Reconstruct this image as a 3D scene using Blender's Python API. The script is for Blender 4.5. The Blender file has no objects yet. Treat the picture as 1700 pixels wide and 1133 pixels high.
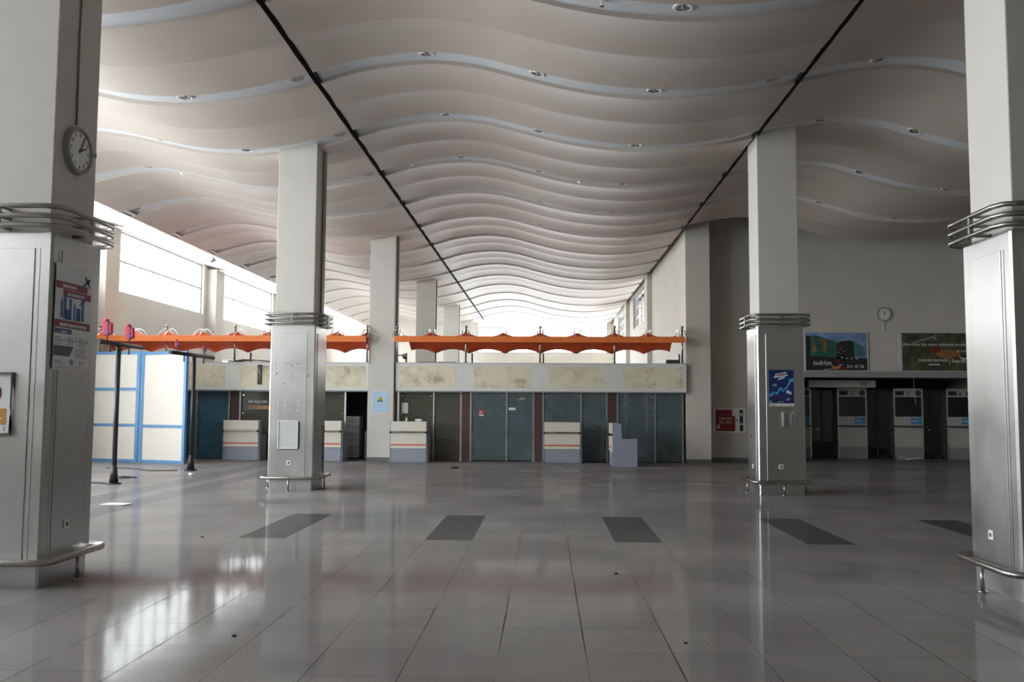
import bpy, bmesh, math, random
from mathutils import Vector, Matrix
random.seed(7)
PI = math.pi
scene = bpy.context.scene
COL = scene.collection

# ------------------------------------------------------------------ materials
def new_mat(name):
    m = bpy.data.materials.new(name); m.use_nodes = True
    nt = m.node_tree; b = nt.nodes['Principled BSDF']
    return m, nt, b

def mat(name, col, rough=0.6, metal=0.0, noise=0.06, scale=4.0, bump=0.0, spec=0.5, detail=5.0, stretch=None, ior=1.5):
    """plain surface with a little procedural unevenness"""
    m, nt, b = new_mat(name)
    b.inputs['Roughness'].default_value = rough
    b.inputs['Metallic'].default_value = metal
    b.inputs['Specular IOR Level'].default_value = spec; b.inputs['IOR'].default_value = ior
    tc = nt.nodes.new('ShaderNodeTexCoord')
    mp = nt.nodes.new('ShaderNodeMapping')
    if stretch: mp.inputs['Scale'].default_value = stretch
    nt.links.new(tc.outputs['Object'], mp.inputs['Vector'])
    n = nt.nodes.new('ShaderNodeTexNoise')
    n.inputs['Scale'].default_value = scale; n.inputs['Detail'].default_value = detail
    nt.links.new(mp.outputs['Vector'], n.inputs['Vector'])
    r = nt.nodes.new('ShaderNodeValToRGB')
    lo = [max(0, c * (1 - noise)) for c in col]; hi = [min(1, c * (1 + noise)) for c in col]
    r.color_ramp.elements[0].position = 0.3; r.color_ramp.elements[1].position = 0.7
    r.color_ramp.elements[0].color = (*lo, 1); r.color_ramp.elements[1].color = (*hi, 1)
    nt.links.new(n.outputs['Fac'], r.inputs['Fac'])
    nt.links.new(r.outputs['Color'], b.inputs['Base Color'])
    if bump:
        bp = nt.nodes.new('ShaderNodeBump'); bp.inputs['Strength'].default_value = bump
        bp.inputs['Distance'].default_value = 0.01
        nt.links.new(n.outputs['Fac'], bp.inputs['Height']); nt.links.new(bp.outputs['Normal'], b.inputs['Normal'])
    return m

def steel_mat(name, col, rough, wob=0.35):
    m, nt, b = new_mat(name)
    b.inputs['Metallic'].default_value = 1.0
    tc = nt.nodes.new('ShaderNodeTexCoord')
    n = nt.nodes.new('ShaderNodeTexNoise'); n.inputs['Scale'].default_value = 1.6; n.inputs['Detail'].default_value = 6
    nt.links.new(tc.outputs['Object'], n.inputs['Vector'])
    mp = nt.nodes.new('ShaderNodeMapping'); mp.inputs['Scale'].default_value = (2, 2, 160)
    nt.links.new(tc.outputs['Object'], mp.inputs['Vector'])
    g = nt.nodes.new('ShaderNodeTexNoise'); g.inputs['Scale'].default_value = 1.5; g.inputs['Detail'].default_value = 3
    nt.links.new(mp.outputs['Vector'], g.inputs['Vector'])
    mr = nt.nodes.new('ShaderNodeMapRange')
    mr.inputs['To Min'].default_value = rough * (1 - wob); mr.inputs['To Max'].default_value = rough * (1 + wob)
    nt.links.new(n.outputs['Fac'], mr.inputs['Value']); nt.links.new(mr.outputs['Result'], b.inputs['Roughness'])
    r = nt.nodes.new('ShaderNodeValToRGB')
    r.color_ramp.elements[0].position = 0.25; r.color_ramp.elements[1].position = 0.75
    r.color_ramp.elements[0].color = (*[c * 0.86 for c in col], 1); r.color_ramp.elements[1].color = (*col, 1)
    nt.links.new(n.outputs['Fac'], r.inputs['Fac']); nt.links.new(r.outputs['Color'], b.inputs['Base Color'])
    bp = nt.nodes.new('ShaderNodeBump'); bp.inputs['Strength'].default_value = 0.06; bp.inputs['Distance'].default_value = 0.004
    nt.links.new(g.outputs['Fac'], bp.inputs['Height']); nt.links.new(bp.outputs['Normal'], b.inputs['Normal'])
    return m

def glass_mat(name, tint, gloss=0.08, rough=0.02, haze=0.0, hazecol=(0.5, 0.55, 0.55)):
    m = bpy.data.materials.new(name); m.use_nodes = True
    nt = m.node_tree
    for n in list(nt.nodes):
        if n.type == 'BSDF_PRINCIPLED': nt.nodes.remove(n)
    out = [n for n in nt.nodes if n.type == 'OUTPUT_MATERIAL'][0]
    t = nt.nodes.new('ShaderNodeBsdfTransparent'); t.inputs['Color'].default_value = (*tint, 1)
    g = nt.nodes.new('ShaderNodeBsdfGlossy'); g.inputs['Roughness'].default_value = rough
    g.inputs['Color'].default_value = (0.9, 0.95, 0.95, 1)
    fr = nt.nodes.new('ShaderNodeFresnel'); fr.inputs['IOR'].default_value = 1.45
    mx = nt.nodes.new('ShaderNodeMixShader')
    mth = nt.nodes.new('ShaderNodeMath'); mth.operation = 'MULTIPLY'; mth.inputs[1].default_value = gloss / 0.034
    mth.use_clamp = True
    geo = nt.nodes.new('ShaderNodeNewGeometry'); inv = nt.nodes.new('ShaderNodeMath'); inv.operation = 'SUBTRACT'; inv.inputs[0].default_value = 1.0
    nt.links.new(geo.outputs['Backfacing'], inv.inputs[1])
    m0 = nt.nodes.new('ShaderNodeMath'); m0.operation = 'MULTIPLY'          # reflect only where a ray enters the sheet
    nt.links.new(fr.outputs['Fac'], mth.inputs[0]); nt.links.new(mth.outputs['Value'], m0.inputs[0]); nt.links.new(inv.outputs['Value'], m0.inputs[1])
    nt.links.new(m0.outputs['Value'], mx.inputs['Fac'])
    base = t
    if haze:
        d = nt.nodes.new('ShaderNodeBsdfDiffuse'); d.inputs['Color'].default_value = (*hazecol, 1)
        tc = nt.nodes.new('ShaderNodeTexCoord')
        n = nt.nodes.new('ShaderNodeTexNoise'); n.inputs['Scale'].default_value = 2.0; n.inputs['Detail'].default_value = 6
        nt.links.new(tc.outputs['Object'], n.inputs['Vector'])
        mr = nt.nodes.new('ShaderNodeMapRange'); mr.inputs['From Min'].default_value = 0.3; mr.inputs['From Max'].default_value = 0.75
        mr.inputs['To Min'].default_value = haze * 0.85; mr.inputs['To Max'].default_value = haze * 1.15
        nt.links.new(n.outputs['Fac'], mr.inputs['Value'])
        m2 = nt.nodes.new('ShaderNodeMixShader'); nt.links.new(mr.outputs['Result'], m2.inputs['Fac'])
        nt.links.new(t.outputs[0], m2.inputs[1]); nt.links.new(d.outputs[0], m2.inputs[2]); base = m2
    nt.links.new(base.outputs[0], mx.inputs[1]); nt.links.new(g.outputs[0], mx.inputs[2])
    nt.links.new(mx.outputs[0], out.inputs['Surface'])
    return m

def polish(nt, b, amount):
    """worn polish: the base stays matt, a share of the Fresnel reflection is mirrored"""
    L = nt.links.new; N = nt.nodes.new
    out = [n for n in nt.nodes if n.type == 'OUTPUT_MATERIAL'][0]
    d = N('ShaderNodeBsdfDiffuse'); g = N('ShaderNodeBsdfGlossy'); fr = N('ShaderNodeFresnel'); fr.inputs['IOR'].default_value = 1.5
    for src, dst in ((b.inputs['Base Color'], d.inputs['Color']), (b.inputs['Roughness'], g.inputs['Roughness'])):
        if src.links: L(src.links[0].from_socket, dst)
        else: dst.default_value = src.default_value
    if b.inputs['Normal'].links:
        for n in (g, fr): L(b.inputs['Normal'].links[0].from_socket, n.inputs['Normal'])
    k = N('ShaderNodeMath'); k.operation = 'MULTIPLY'; k.inputs[1].default_value = amount
    L(fr.outputs['Fac'], k.inputs[0])
    mx = N('ShaderNodeMixShader'); L(k.outputs['Value'], mx.inputs['Fac']); L(d.outputs[0], mx.inputs[1]); L(g.outputs[0], mx.inputs[2])
    L(mx.outputs[0], out.inputs['Surface'])

TX, TY = 0.62, 0.66          # floor slabs
def floor_mat():
    m, nt, b = new_mat('grey_granite_slabs')
    L = nt.links.new; N = nt.nodes.new
    tc = N('ShaderNodeTexCoord'); sp = N('ShaderNodeSeparateXYZ'); L(tc.outputs['Object'], sp.inputs[0])
    def math_(op, a, bv=None, clamp=False):
        n = N('ShaderNodeMath'); n.operation = op; n.use_clamp = clamp
        if isinstance(a, (int, float)): n.inputs[0].default_value = a
        else: L(a, n.inputs[0])
        if bv is not None:
            if isinstance(bv, (int, float)): n.inputs[1].default_value = bv
            else: L(bv, n.inputs[1])
        return n.outputs[0]
    u = math_('DIVIDE', math_('SUBTRACT', sp.outputs['X'], 0.295), TX)
    v = math_('DIVIDE', math_('SUBTRACT', sp.outputs['Y'], 6.57), TY)
    fu, fv = math_('FRACT', u), math_('FRACT', v)
    du = math_('MULTIPLY', math_('MINIMUM', fu, math_('SUBTRACT', 1.0, fu)), TX)
    dv = math_('MULTIPLY', math_('MINIMUM', fv, math_('SUBTRACT', 1.0, fv)), TY)
    jn = N('ShaderNodeTexNoise'); jn.inputs['Scale'].default_value = 0.9; L(tc.outputs['Object'], jn.inputs['Vector'])
    jw = N('ShaderNodeMapRange'); jw.inputs['From Min'].default_value = 0.35; jw.inputs['From Max'].default_value = 0.7
    jw.inputs['To Min'].default_value = 0.0; jw.inputs['To Max'].default_value = 0.006
    L(jn.outputs['Fac'], jw.inputs['Value'])
    grout = math_('MAXIMUM', math_('LESS_THAN', du, math_('ADD', jw.outputs['Result'], 0.0008)), math_('LESS_THAN', dv, math_('MULTIPLY', jw.outputs['Result'], 0.75)))
    cell = N('ShaderNodeCombineXYZ'); L(math_('FLOOR', u), cell.inputs[0]); L(math_('FLOOR', v), cell.inputs[1])
    wn = N('ShaderNodeTexWhiteNoise'); wn.noise_dimensions = '2D'; L(cell.outputs[0], wn.inputs['Vector'])
    sn = N('ShaderNodeTexNoise'); sn.inputs['Scale'].default_value = 110; sn.inputs['Detail'].default_value = 3; L(tc.outputs['Object'], sn.inputs['Vector'])
    ln = N('ShaderNodeTexNoise'); ln.inputs['Scale'].default_value = 0.5; ln.inputs['Detail'].default_value = 6; L(tc.outputs['Object'], ln.inputs['Vector'])
    val = math_('ADD', math_('ADD', math_('MULTIPLY', wn.outputs['Value'], 0.07), math_('MULTIPLY', sn.outputs['Fac'], 0.95)), math_('MULTIPLY', ln.outputs['Fac'], 0.5))
    r = N('ShaderNodeValToRGB'); r.color_ramp.elements[0].position = 0.50; r.color_ramp.elements[1].position = 1.0
    r.color_ramp.elements[0].color = (0.140, 0.131, 0.130, 1); r.color_ramp.elements[1].color = (0.375, 0.355, 0.352, 1)
    L(val, r.inputs['Fac'])
    mx = N('ShaderNodeMix'); mx.data_type = 'RGBA'; L(grout, mx.inputs['Factor'])
    L(r.outputs['Color'], mx.inputs['A']); mx.inputs['B'].default_value = (0.03, 0.028, 0.027, 1)
    L(mx.outputs['Result'], b.inputs['Base Color'])
    mr = N('ShaderNodeMapRange'); mr.inputs['From Min'].default_value = 0.3; mr.inputs['From Max'].default_value = 0.7
    mr.inputs['To Min'].default_value = 0.05; mr.inputs['To Max'].default_value = 0.105
    L(ln.outputs['Fac'], mr.inputs['Value'])
    L(math_('ADD', mr.outputs['Result'], math_('MULTIPLY', grout, 0.4)), b.inputs['Roughness'])
    bn = N('ShaderNodeTexNoise'); bn.inputs['Scale'].default_value = 3.0; bn.inputs['Detail'].default_value = 2; L(tc.outputs['Object'], bn.inputs['Vector'])
    bp = N('ShaderNodeBump'); bp.inputs['Strength'].default_value = 0.05; bp.inputs['Distance'].default_value = 0.01
    L(bn.outputs['Fac'], bp.inputs['Height']); L(bp.outputs['Normal'], b.inputs['Normal'])
    polish(nt, b, 0.36)
    return m

def stain_mat():
    m, nt, b = new_mat('mould_stained_cream_board')
    L = nt.links.new; N = nt.nodes.new
    tc = N('ShaderNodeTexCoord'); oi = N('ShaderNodeObjectInfo')
    va = N('ShaderNodeVectorMath'); va.operation = 'ADD'
    vm = N('ShaderNodeVectorMath'); vm.operation = 'SCALE'; vm.inputs['Scale'].default_value = 37.0
    cx = N('ShaderNodeCombineXYZ'); L(oi.outputs['Random'], cx.inputs[0]); L(oi.outputs['Random'], cx.inputs[2])
    L(cx.outputs[0], vm.inputs[0]); L(tc.outputs['Object'], va.inputs[0]); L(vm.outputs[0], va.inputs[1])
    n = N('ShaderNodeTexNoise'); n.inputs['Scale'].default_value = 1.5; n.inputs['Detail'].default_value = 9; n.inputs['Roughness'].default_value = 0.68
    L(va.outputs[0], n.inputs['Vector'])
    r = N('ShaderNodeValToRGB'); e = r.color_ramp.elements
    e[0].position = 0.32; e[0].color = (0.33, 0.29, 0.19, 1)
    e[1].position = 0.545; e[1].color = (0.76, 0.72, 0.56, 1)
    k = r.color_ramp.elements.new(0.45); k.color = (0.66, 0.61, 0.45, 1)
    L(n.outputs['Fac'], r.inputs['Fac']); L(r.outputs['Color'], b.inputs['Base Color'])
    b.inputs['Roughness'].default_value = 0.7
    return m

M = {}
M['floor'] = floor_mat()
M['inlay'] = mat('dark_granite_inlay', (0.10, 0.097, 0.10), 0.12, noise=0.25, scale=110, ior=1.22)
M['band'] = mat('mid_grey_granite_band', (0.20, 0.195, 0.20), 0.12, noise=0.2, scale=110, ior=1.22)
for k_ in ('inlay', 'band'): polish(M[k_].node_tree, M[k_].node_tree.nodes['Principled BSDF'], 0.36)
M['wall'] = mat('cream_wall_paint', (0.60, 0.565, 0.505), 0.75, noise=0.03, scale=1.2)
M['shaft'] = mat('ivory_column_paint', (0.61, 0.59, 0.545), 0.6, noise=0.025, scale=1.5)
M['channel'] = mat('brown_cable_channel', (0.22, 0.185, 0.15), 0.5)
M['ceil'] = mat('beige_ceiling_board', (0.54, 0.475, 0.425), 0.55, noise=0.02, scale=1.5)
M['cband'] = mat('pale_blue_grey_ceiling_band', (0.68, 0.70, 0.735), 0.5, noise=0.02)
M['soffit'] = mat('white_soffit', (0.62, 0.60, 0.58), 0.7, noise=0.02)
M['gapshade'] = mat('gap_shade_black', (0.02, 0.02, 0.02), 0.9)  # near-black standing in for the shade inside ceiling gaps
M['skirt'] = mat('grey_stone_skirting', (0.16, 0.16, 0.165), 0.3, noise=0.15, scale=40)
M['steel'] = steel_mat('brushed_stainless_steel', (0.62, 0.615, 0.61), 0.33)
M['tube'] = steel_mat('satin_steel_tube', (0.42, 0.41, 0.40), 0.28)
M['chrome'] = steel_mat('polished_chrome', (0.75, 0.75, 0.75), 0.12)
M['white'] = mat('white_plastic', (0.78, 0.78, 0.77), 0.45)
M['black'] = mat('black_paint', (0.012, 0.012, 0.014), 0.45)
M['darkgrey'] = mat('dark_grey_plastic', (0.06, 0.06, 0.065), 0.5)
M['grey'] = mat('grey_plastic', (0.30, 0.30, 0.31), 0.5)
M['scuff'] = steel_mat('scuffed_steel', (0.62, 0.61, 0.60), 0.5)
M['lgrey'] = mat('light_grey_board', (0.55, 0.57, 0.60), 0.5)
M['orange'] = mat('orange_awning_fabric', (0.72, 0.10, 0.022), 0.7, noise=0.08, scale=3)
M['orangebar'] = mat('orange_valance', (0.80, 0.20, 0.04), 0.6, noise=0.05)
M['blueframe'] = mat('blue_painted_frame', (0.12, 0.29, 0.54), 0.4, noise=0.08)
M['panel'] = mat('off_white_partition_board', (0.74, 0.70, 0.64), 0.5, noise=0.015)
M['brown'] = mat('dark_brown_post', (0.085, 0.045, 0.038), 0.45, noise=0.12)
M['fascia'] = mat('off_white_fascia', (0.72, 0.72, 0.69), 0.6, noise=0.04, scale=3)
M['stain'] = stain_mat()
M['alu'] = steel_mat('aluminium_mullion', (0.6, 0.62, 0.62), 0.35)
M['glass'] = glass_mat('window_glass', (0.96, 0.98, 0.98), 0.05)
M['bglass'] = glass_mat('smoky_office_glass', (0.72, 0.74, 0.70), 0.005, haze=0.26, hazecol=(0.30, 0.285, 0.235))
M['tglass'] = glass_mat('teal_tinted_office_glass', (0.48, 0.57, 0.58), 0.05, haze=0.42, hazecol=(0.21, 0.28, 0.30))
M['blueglass'] = glass_mat('blue_tinted_office_glass', (0.42, 0.58, 0.66), 0.05, haze=0.45, hazecol=(0.09, 0.25, 0.35))
M['dglass'] = glass_mat('dark_door_glass', (0.08, 0.09, 0.10), 0.05)
M['tan'] = mat('tan_office_wall', (0.62, 0.53, 0.40), 0.7, noise=0.06)
M['teal'] = mat('blue_grey_office_wall', (0.22, 0.34, 0.38), 0.7, noise=0.06)
M['tealblue'] = mat('blue_office_wall', (0.12, 0.34, 0.50), 0.7, noise=0.06)
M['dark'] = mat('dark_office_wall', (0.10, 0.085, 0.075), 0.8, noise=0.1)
M['cream'] = mat('cream_counter_laminate', (0.70, 0.66, 0.58), 0.4, noise=0.02)
M['cgrey'] = mat('blue_grey_counter_laminate', (0.28, 0.31, 0.37), 0.45, noise=0.04)
M['cdark'] = mat('charcoal_counter_side', (0.20, 0.22, 0.26), 0.5, noise=0.05)
M['stripe'] = mat('orange_red_stripe', (0.60, 0.09, 0.03), 0.45)
M['red'] = mat('red_plastic', (0.50, 0.02, 0.035), 0.4)
M['crimson'] = mat('crimson_print', (0.24, 0.018, 0.045), 0.5)
M['pinkred'] = mat('pink_red_cloth', (0.42, 0.02, 0.055), 0.7, noise=0.3, scale=30)
M['travel'] = mat('dark_blue_figure_print', (0.03, 0.12, 0.32), 0.5)
M['navy'] = mat('navy_print', (0.03, 0.07, 0.20), 0.4)
M['blue'] = mat('blue_print', (0.05, 0.28, 0.60), 0.4)
M['deepblue'] = mat('deep_blue_print', (0.012, 0.03, 0.14), 0.35, noise=0.3, scale=2)
M['cyan'] = mat('light_blue_print', (0.06, 0.40, 0.66), 0.4, noise=0.15, scale=8)
M['paper'] = mat('white_paper', (0.72, 0.74, 0.76), 0.7)
M['bluepaper'] = mat('pale_blue_paper', (0.42, 0.62, 0.80), 0.7)
M['green'] = mat('dark_green_print', (0.025, 0.11, 0.095), 0.5, noise=0.3)
M['tealgreen'] = mat('teal_green_print', (0.05, 0.17, 0.15), 0.5, noise=0.3)
M['yellow'] = mat('yellow_print', (0.60, 0.52, 0.08), 0.5)
M['olive'] = mat('olive_print', (0.10, 0.16, 0.05), 0.5)
M['ink'] = mat('black_print', (0.02, 0.02, 0.022), 0.5)
M['greyink'] = mat('grey_print', (0.28, 0.29, 0.30), 0.6)
M['slate'] = mat('slate_print', (0.10, 0.13, 0.15), 0.6)
M['gold'] = mat('amber_print', (0.55, 0.24, 0.05), 0.5)
M['letter'] = mat('white_lettering', (0.80, 0.80, 0.79), 0.5)
M['sky'] = mat('sky_blue_print', (0.20, 0.32, 0.55), 0.35, noise=0.3, scale=1.5)
M['meal'] = mat('dark_food_print', (0.07, 0.065, 0.035), 0.3, noise=0.7, scale=3)
M['doorred'] = mat('cabinet_red_glass', (0.26, 0.012, 0.018), 0.3, noise=0.2)
M['boothwhite'] = mat('grey_white_booth_panel', (0.50, 0.49, 0.46), 0.5, noise=0.04)
M['dullgold'] = mat('dull_amber_sticker', (0.36, 0.31, 0.16), 0.5)
M['dish'] = mat('dull_orange_print', (0.28, 0.13, 0.035), 0.4, noise=0.4, scale=6)
M['tomato'] = mat('dull_red_print', (0.14, 0.025, 0.022), 0.4, noise=0.4, scale=6)
M['salad'] = mat('dull_green_print', (0.05, 0.062, 0.02), 0.4, noise=0.5, scale=6)
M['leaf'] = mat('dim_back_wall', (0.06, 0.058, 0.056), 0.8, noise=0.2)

# ------------------------------------------------------------------ mesh builder
class MB:
    def __init__(s): s.bm = bmesh.new()
    def box(s, x0, x1, y0, y1, z0, z1, bev=0.0, mi=0, seg=2):
        mt = Matrix.Translation(((x0+x1)/2, (y0+y1)/2, (z0+z1)/2)) @ Matrix.Diagonal((abs(x1-x0), abs(y1-y0), abs(z1-z0), 1))
        r = bmesh.ops.create_cube(s.bm, size=1.0, matrix=mt)
        vs = r['verts']; fs = {f for v in vs for f in v.link_faces}
        for f in fs: f.material_index = mi
        if bev:
            es = list({e for v in vs for e in v.link_edges})
            q = bmesh.ops.bevel(s.bm, geom=es, offset=bev, segments=seg, profile=0.5, affect='EDGES')
            for f in q['faces']: f.material_index = mi
        return s
    def cyl(s, p, q, r, seg=16, r2=None, mi=0, smooth=True):
        p, q = Vector(p), Vector(q); d = q - p
        mt = Matrix.Translation((p + q) / 2) @ d.to_track_quat('Z', 'Y').to_matrix().to_4x4()
        o = bmesh.ops.create_cone(s.bm, cap_ends=True, segments=seg, radius1=r, radius2=r if r2 is None else r2, depth=d.length, matrix=mt)
        for f in {f for v in o['verts'] for f in v.link_faces}:
            f.material_index = mi
            if len(f.verts) == 4: f.smooth = smooth
        return s
    def ball(s, c, r, sc=(1, 1, 1), mi=0, u=16, v=10):
        mt = Matrix.Translation(c) @ Matrix.Diagonal((*sc, 1))
        o = bmesh.ops.create_uvsphere(s.bm, u_segments=u, v_segments=v, radius=r, matrix=mt)
        for f in {f for w in o['verts'] for f in w.link_faces}: f.smooth = True; f.material_index = mi
        return s
    def tube(s, pts, r, seg=10, closed=False, mi=0):
        pts = [Vector(p) for p in pts]; n = len(pts); rings = []
        for i, p in enumerate(pts):
            a = pts[i-1] if (i > 0 or closed) else p
            b = pts[(i+1) % n] if (i < n-1 or closed) else p
            t = (b - a).normalized()
            up = Vector((0, 0, 1)) if abs(t.z) < 0.95 else Vector((1, 0, 0))
            x = t.cross(up).normalized(); y = x.cross(t).normalized()
            k = 1.0
            if (0 < i < n-1) or closed:
                d1, d2 = (p - a).normalized(), (b - p).normalized()
                k = 1 / max(0.6, math.cos(d1.angle(d2) / 2))
            rings.append([s.bm.verts.new(p + x * math.cos(2*PI*j/seg) * r * k + y * math.sin(2*PI*j/seg) * r) for j in range(seg)])
        m = n if closed else n - 1
        for i in range(m):
            A, B = rings[i], rings[(i+1) % n]
            for j in range(seg):
                f = s.bm.faces.new((A[j], A[(j+1) % seg], B[(j+1) % seg], B[j])); f.smooth = True; f.material_index = mi
        if not closed:
            for R in (rings[0][::-1], rings[-1]):
                f = s.bm.faces.new(R); f.material_index = mi
        return s
    def lathe(s, prof, c=(0, 0, 0), seg=24, mi=0):
        c = Vector(c); rings = []
        for r, z in prof:
            rings.append([s.bm.verts.new(c + Vector((r*math.cos(2*PI*j/seg), r*math.sin(2*PI*j/seg), z))) for j in range(seg)])
        for A, B in zip(rings, rings[1:]):
            for j in range(seg):
                f = s.bm.faces.new((A[j], A[(j+1) % seg], B[(j+1) % seg], B[j])); f.smooth = True; f.material_index = mi
        return s
    def poly(s, pts, y0, y1, mi=0):
        """prism from an outline in the local x-z plane, facing -y at y0"""
        A = [s.bm.verts.new((x, y0, z)) for x, z in pts]; B = [s.bm.verts.new((x, y1, z)) for x, z in pts]
        n = len(pts); fs = [s.bm.faces.new(A), s.bm.faces.new(B[::-1])]
        for i in range(n): fs.append(s.bm.faces.new((A[i], B[i], B[(i+1) % n], A[(i+1) % n])))
        for f in fs: f.material_index = mi
        return s
    def hprism(s, pts, z0, z1, mi=0):
        """prism from an outline in the x-y plane"""
        A = [s.bm.verts.new((x, y, z0)) for x, y in pts]; B = [s.bm.verts.new((x, y, z1)) for x, y in pts]
        n = len(pts); fs = [s.bm.faces.new(A[::-1]), s.bm.faces.new(B)]
        for i in range(n): fs.append(s.bm.faces.new((A[i], A[(i+1) % n], B[(i+1) % n], B[i])))
        for f in fs: f.material_index = mi
        return s
    def xprism(s, pts, x0, x1, mi=0):
        """prism from an outline in the y-z plane"""
        A = [s.bm.verts.new((x0, y, z)) for y, z in pts]; B = [s.bm.verts.new((x1, y, z)) for y, z in pts]
        n = len(pts); fs = [s.bm.faces.new(A), s.bm.faces.new(B[::-1])]
        for i in range(n): fs.append(s.bm.faces.new((A[i], B[i], B[(i+1) % n], A[(i+1) % n])))
        for f in fs: f.material_index = mi
        return s
    def text(s, body, x, z, size, y=-0.004, depth=0.002, align='LEFT', shear=0.0, width=None):
        cu = bpy.data.curves.new('t', 'FONT'); cu.body = body; cu.size = size; cu.extrude = depth; cu.align_x = align
        cu.shear = shear; cu.resolution_u = 3
        o = bpy.data.objects.new('t', cu); COL.objects.link(o)
        bpy.context.view_layer.update()
        dg = bpy.context.evaluated_depsgraph_get()
        me = bpy.data.meshes.new_from_object(o.evaluated_get(dg))
        k = 1.0
        if width and len(me.vertices):
            xs = [v.co.x for v in me.vertices]; k = width / max(1e-6, max(xs) - min(xs))
        me.transform(Matrix(((k, 0, 0, x), (0, 0, -1, y), (0, 1, 0, z), (0, 0, 0, 1))))
        s.bm.from_mesh(me)
        bpy.data.objects.remove(o); bpy.data.curves.remove(cu); bpy.data.meshes.remove(me)
        return s
    def lines(s, x0, x1, z0, z1, n, rnd, y=-0.004, fill=0.45):
        """rows of small print too fine to read"""
        h = (z1 - z0) / n
        for i in range(n):
            z = z1 - (i + 1) * h; x = x0; end = x0 + (x1 - x0) * rnd.uniform(0.6, 1.0)
            while x < end - 0.004:
                w = min(rnd.uniform(0.012, 0.04) * max(0.6, (x1-x0)/0.3), end - x)
                s.box(x, x + w, y, y + 0.003, z, z + h * fill); x += w + 0.008
        return s
    def islands(s, name, m, parent=None):
        """one object for each connected piece"""
        s.bm.verts.ensure_lookup_table(); seen = set(); out = []
        for v in s.bm.verts:
            if v in seen: continue
            st = [v]; comp = []; seen.add(v)
            while st:
                q = st.pop(); comp.append(q)
                for e in q.link_edges:
                    w = e.other_vert(q)
                    if w not in seen: seen.add(w); st.append(w)
            nb = MB(); mp = {q: nb.bm.verts.new(q.co) for q in comp}
            for f in {f for q in comp for f in q.link_faces}:
                g = nb.bm.faces.new([mp[q] for q in f.verts]); g.smooth = f.smooth; g.material_index = f.material_index
            out.append(nb.build(name, m, parent))
        s.bm.free(); return out
    def build(s, name, m, parent=None, smooth=False):
        bmesh.ops.recalc_face_normals(s.bm, faces=s.bm.faces)
        me = bpy.data.meshes.new(name); s.bm.to_mesh(me); s.bm.free()
        for q in (m if isinstance(m, (list, tuple)) else [m]): me.materials.append(q)
        if smooth:
            for p in me.polygons: p.use_smooth = True
        o = bpy.data.objects.new(name, me); COL.objects.link(o)
        if parent: o.parent = parent
        return o

def tag(o, label, cat, group=None):
    o['label'] = label; o['category'] = cat
    if group: o['group'] = group
    return o
def thing(name, label, cat, loc=(0, 0, 0), rz=0.0, group=None):
    o = bpy.data.objects.new(name, None); COL.objects.link(o)
    o.location = loc; o.rotation_euler = (0, 0, rz); o.empty_display_size = 0.2
    return tag(o, label, cat, group)
def struct(mb, name, m, smooth=False):
    o = mb.build(name, m, None, smooth); o['kind'] = 'structure'; return o
def copy_tree(o, parent=None):
    c = o.copy(); COL.objects.link(c)
    if parent: c.parent = parent
    for ch in list(o.children): copy_tree(ch, c)
    return c

# ------------------------------------------------------------------ camera
CAM_H = 1.75; FPX = 1486.5
p_, y_, r_ = 0.0733, 0.0372, 0.0058
F = Vector((-math.sin(y_)*math.cos(p_), math.cos(y_)*math.cos(p_), math.sin(p_)))
R0 = Vector((math.cos(y_), math.sin(y_), 0)); U0 = R0.cross(F)
R = R0*math.cos(r_) + U0*math.sin(r_); U = U0*math.cos(r_) - R0*math.sin(r_)
cd = bpy.data.cameras.new('camera'); cam = bpy.data.objects.new('camera', cd); COL.objects.link(cam)
cd.sensor_width = 36.0; cd.sensor_fit = 'HORIZONTAL'; cd.lens = 36.0 * FPX / 1700.0
cam.matrix_world = Matrix(((R.x, U.x, -F.x, 0), (R.y, U.y, -F.y, 0), (R.z, U.z, -F.z, CAM_H), (0, 0, 0, 1)))
cd.clip_end = 400
scene.camera = cam

# ------------------------------------------------------------------ setting: floor
YB, YF = -10.4, 59.4          # back and far wall faces
XL, XR = -15.0, 15.0
WR = 4.53                     # face of the right-hand wall beyond the offices
inlays = [(-4.05, -3.43), (-1.57, -0.95), (0.915, 1.535), (3.395, 4.015), (5.875, 6.495)]
INY = (11.85, 14.55)
def build_floor():
    mb = MB(); xs = sorted({XL - .3, XR + .3, -8.6, -7.95, -7.55, -7.0} | {v for p in inlays for v in p})
    ys = [YB - .3, INY[0], INY[1], YF + .3]
    for i in range(len(xs)-1):
        for j in range(3):
            x0, x1, y0, y1 = xs[i], xs[i+1], ys[j], ys[j+1]
            mi = 0
            if j == 1 and any(abs(x0-a) < 1e-6 and abs(x1-b) < 1e-6 for a, b in inlays): mi = 1
            if abs(x0 + 8.6) < 1e-6 or abs(x0 + 7.55) < 1e-6: mi = 2
            f = mb.bm.faces.new([mb.bm.verts.new(p) for p in ((x0, y0, 0), (x1, y0, 0), (x1, y1, 0), (x0, y1, 0))])
            f.material_index = mi
    bmesh.ops.remove_doubles(mb.bm, verts=mb.bm.verts, dist=1e-5)
    return struct(mb, 'floor', [M['floor'], M['inlay'], M['band']])
build_floor()

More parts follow.
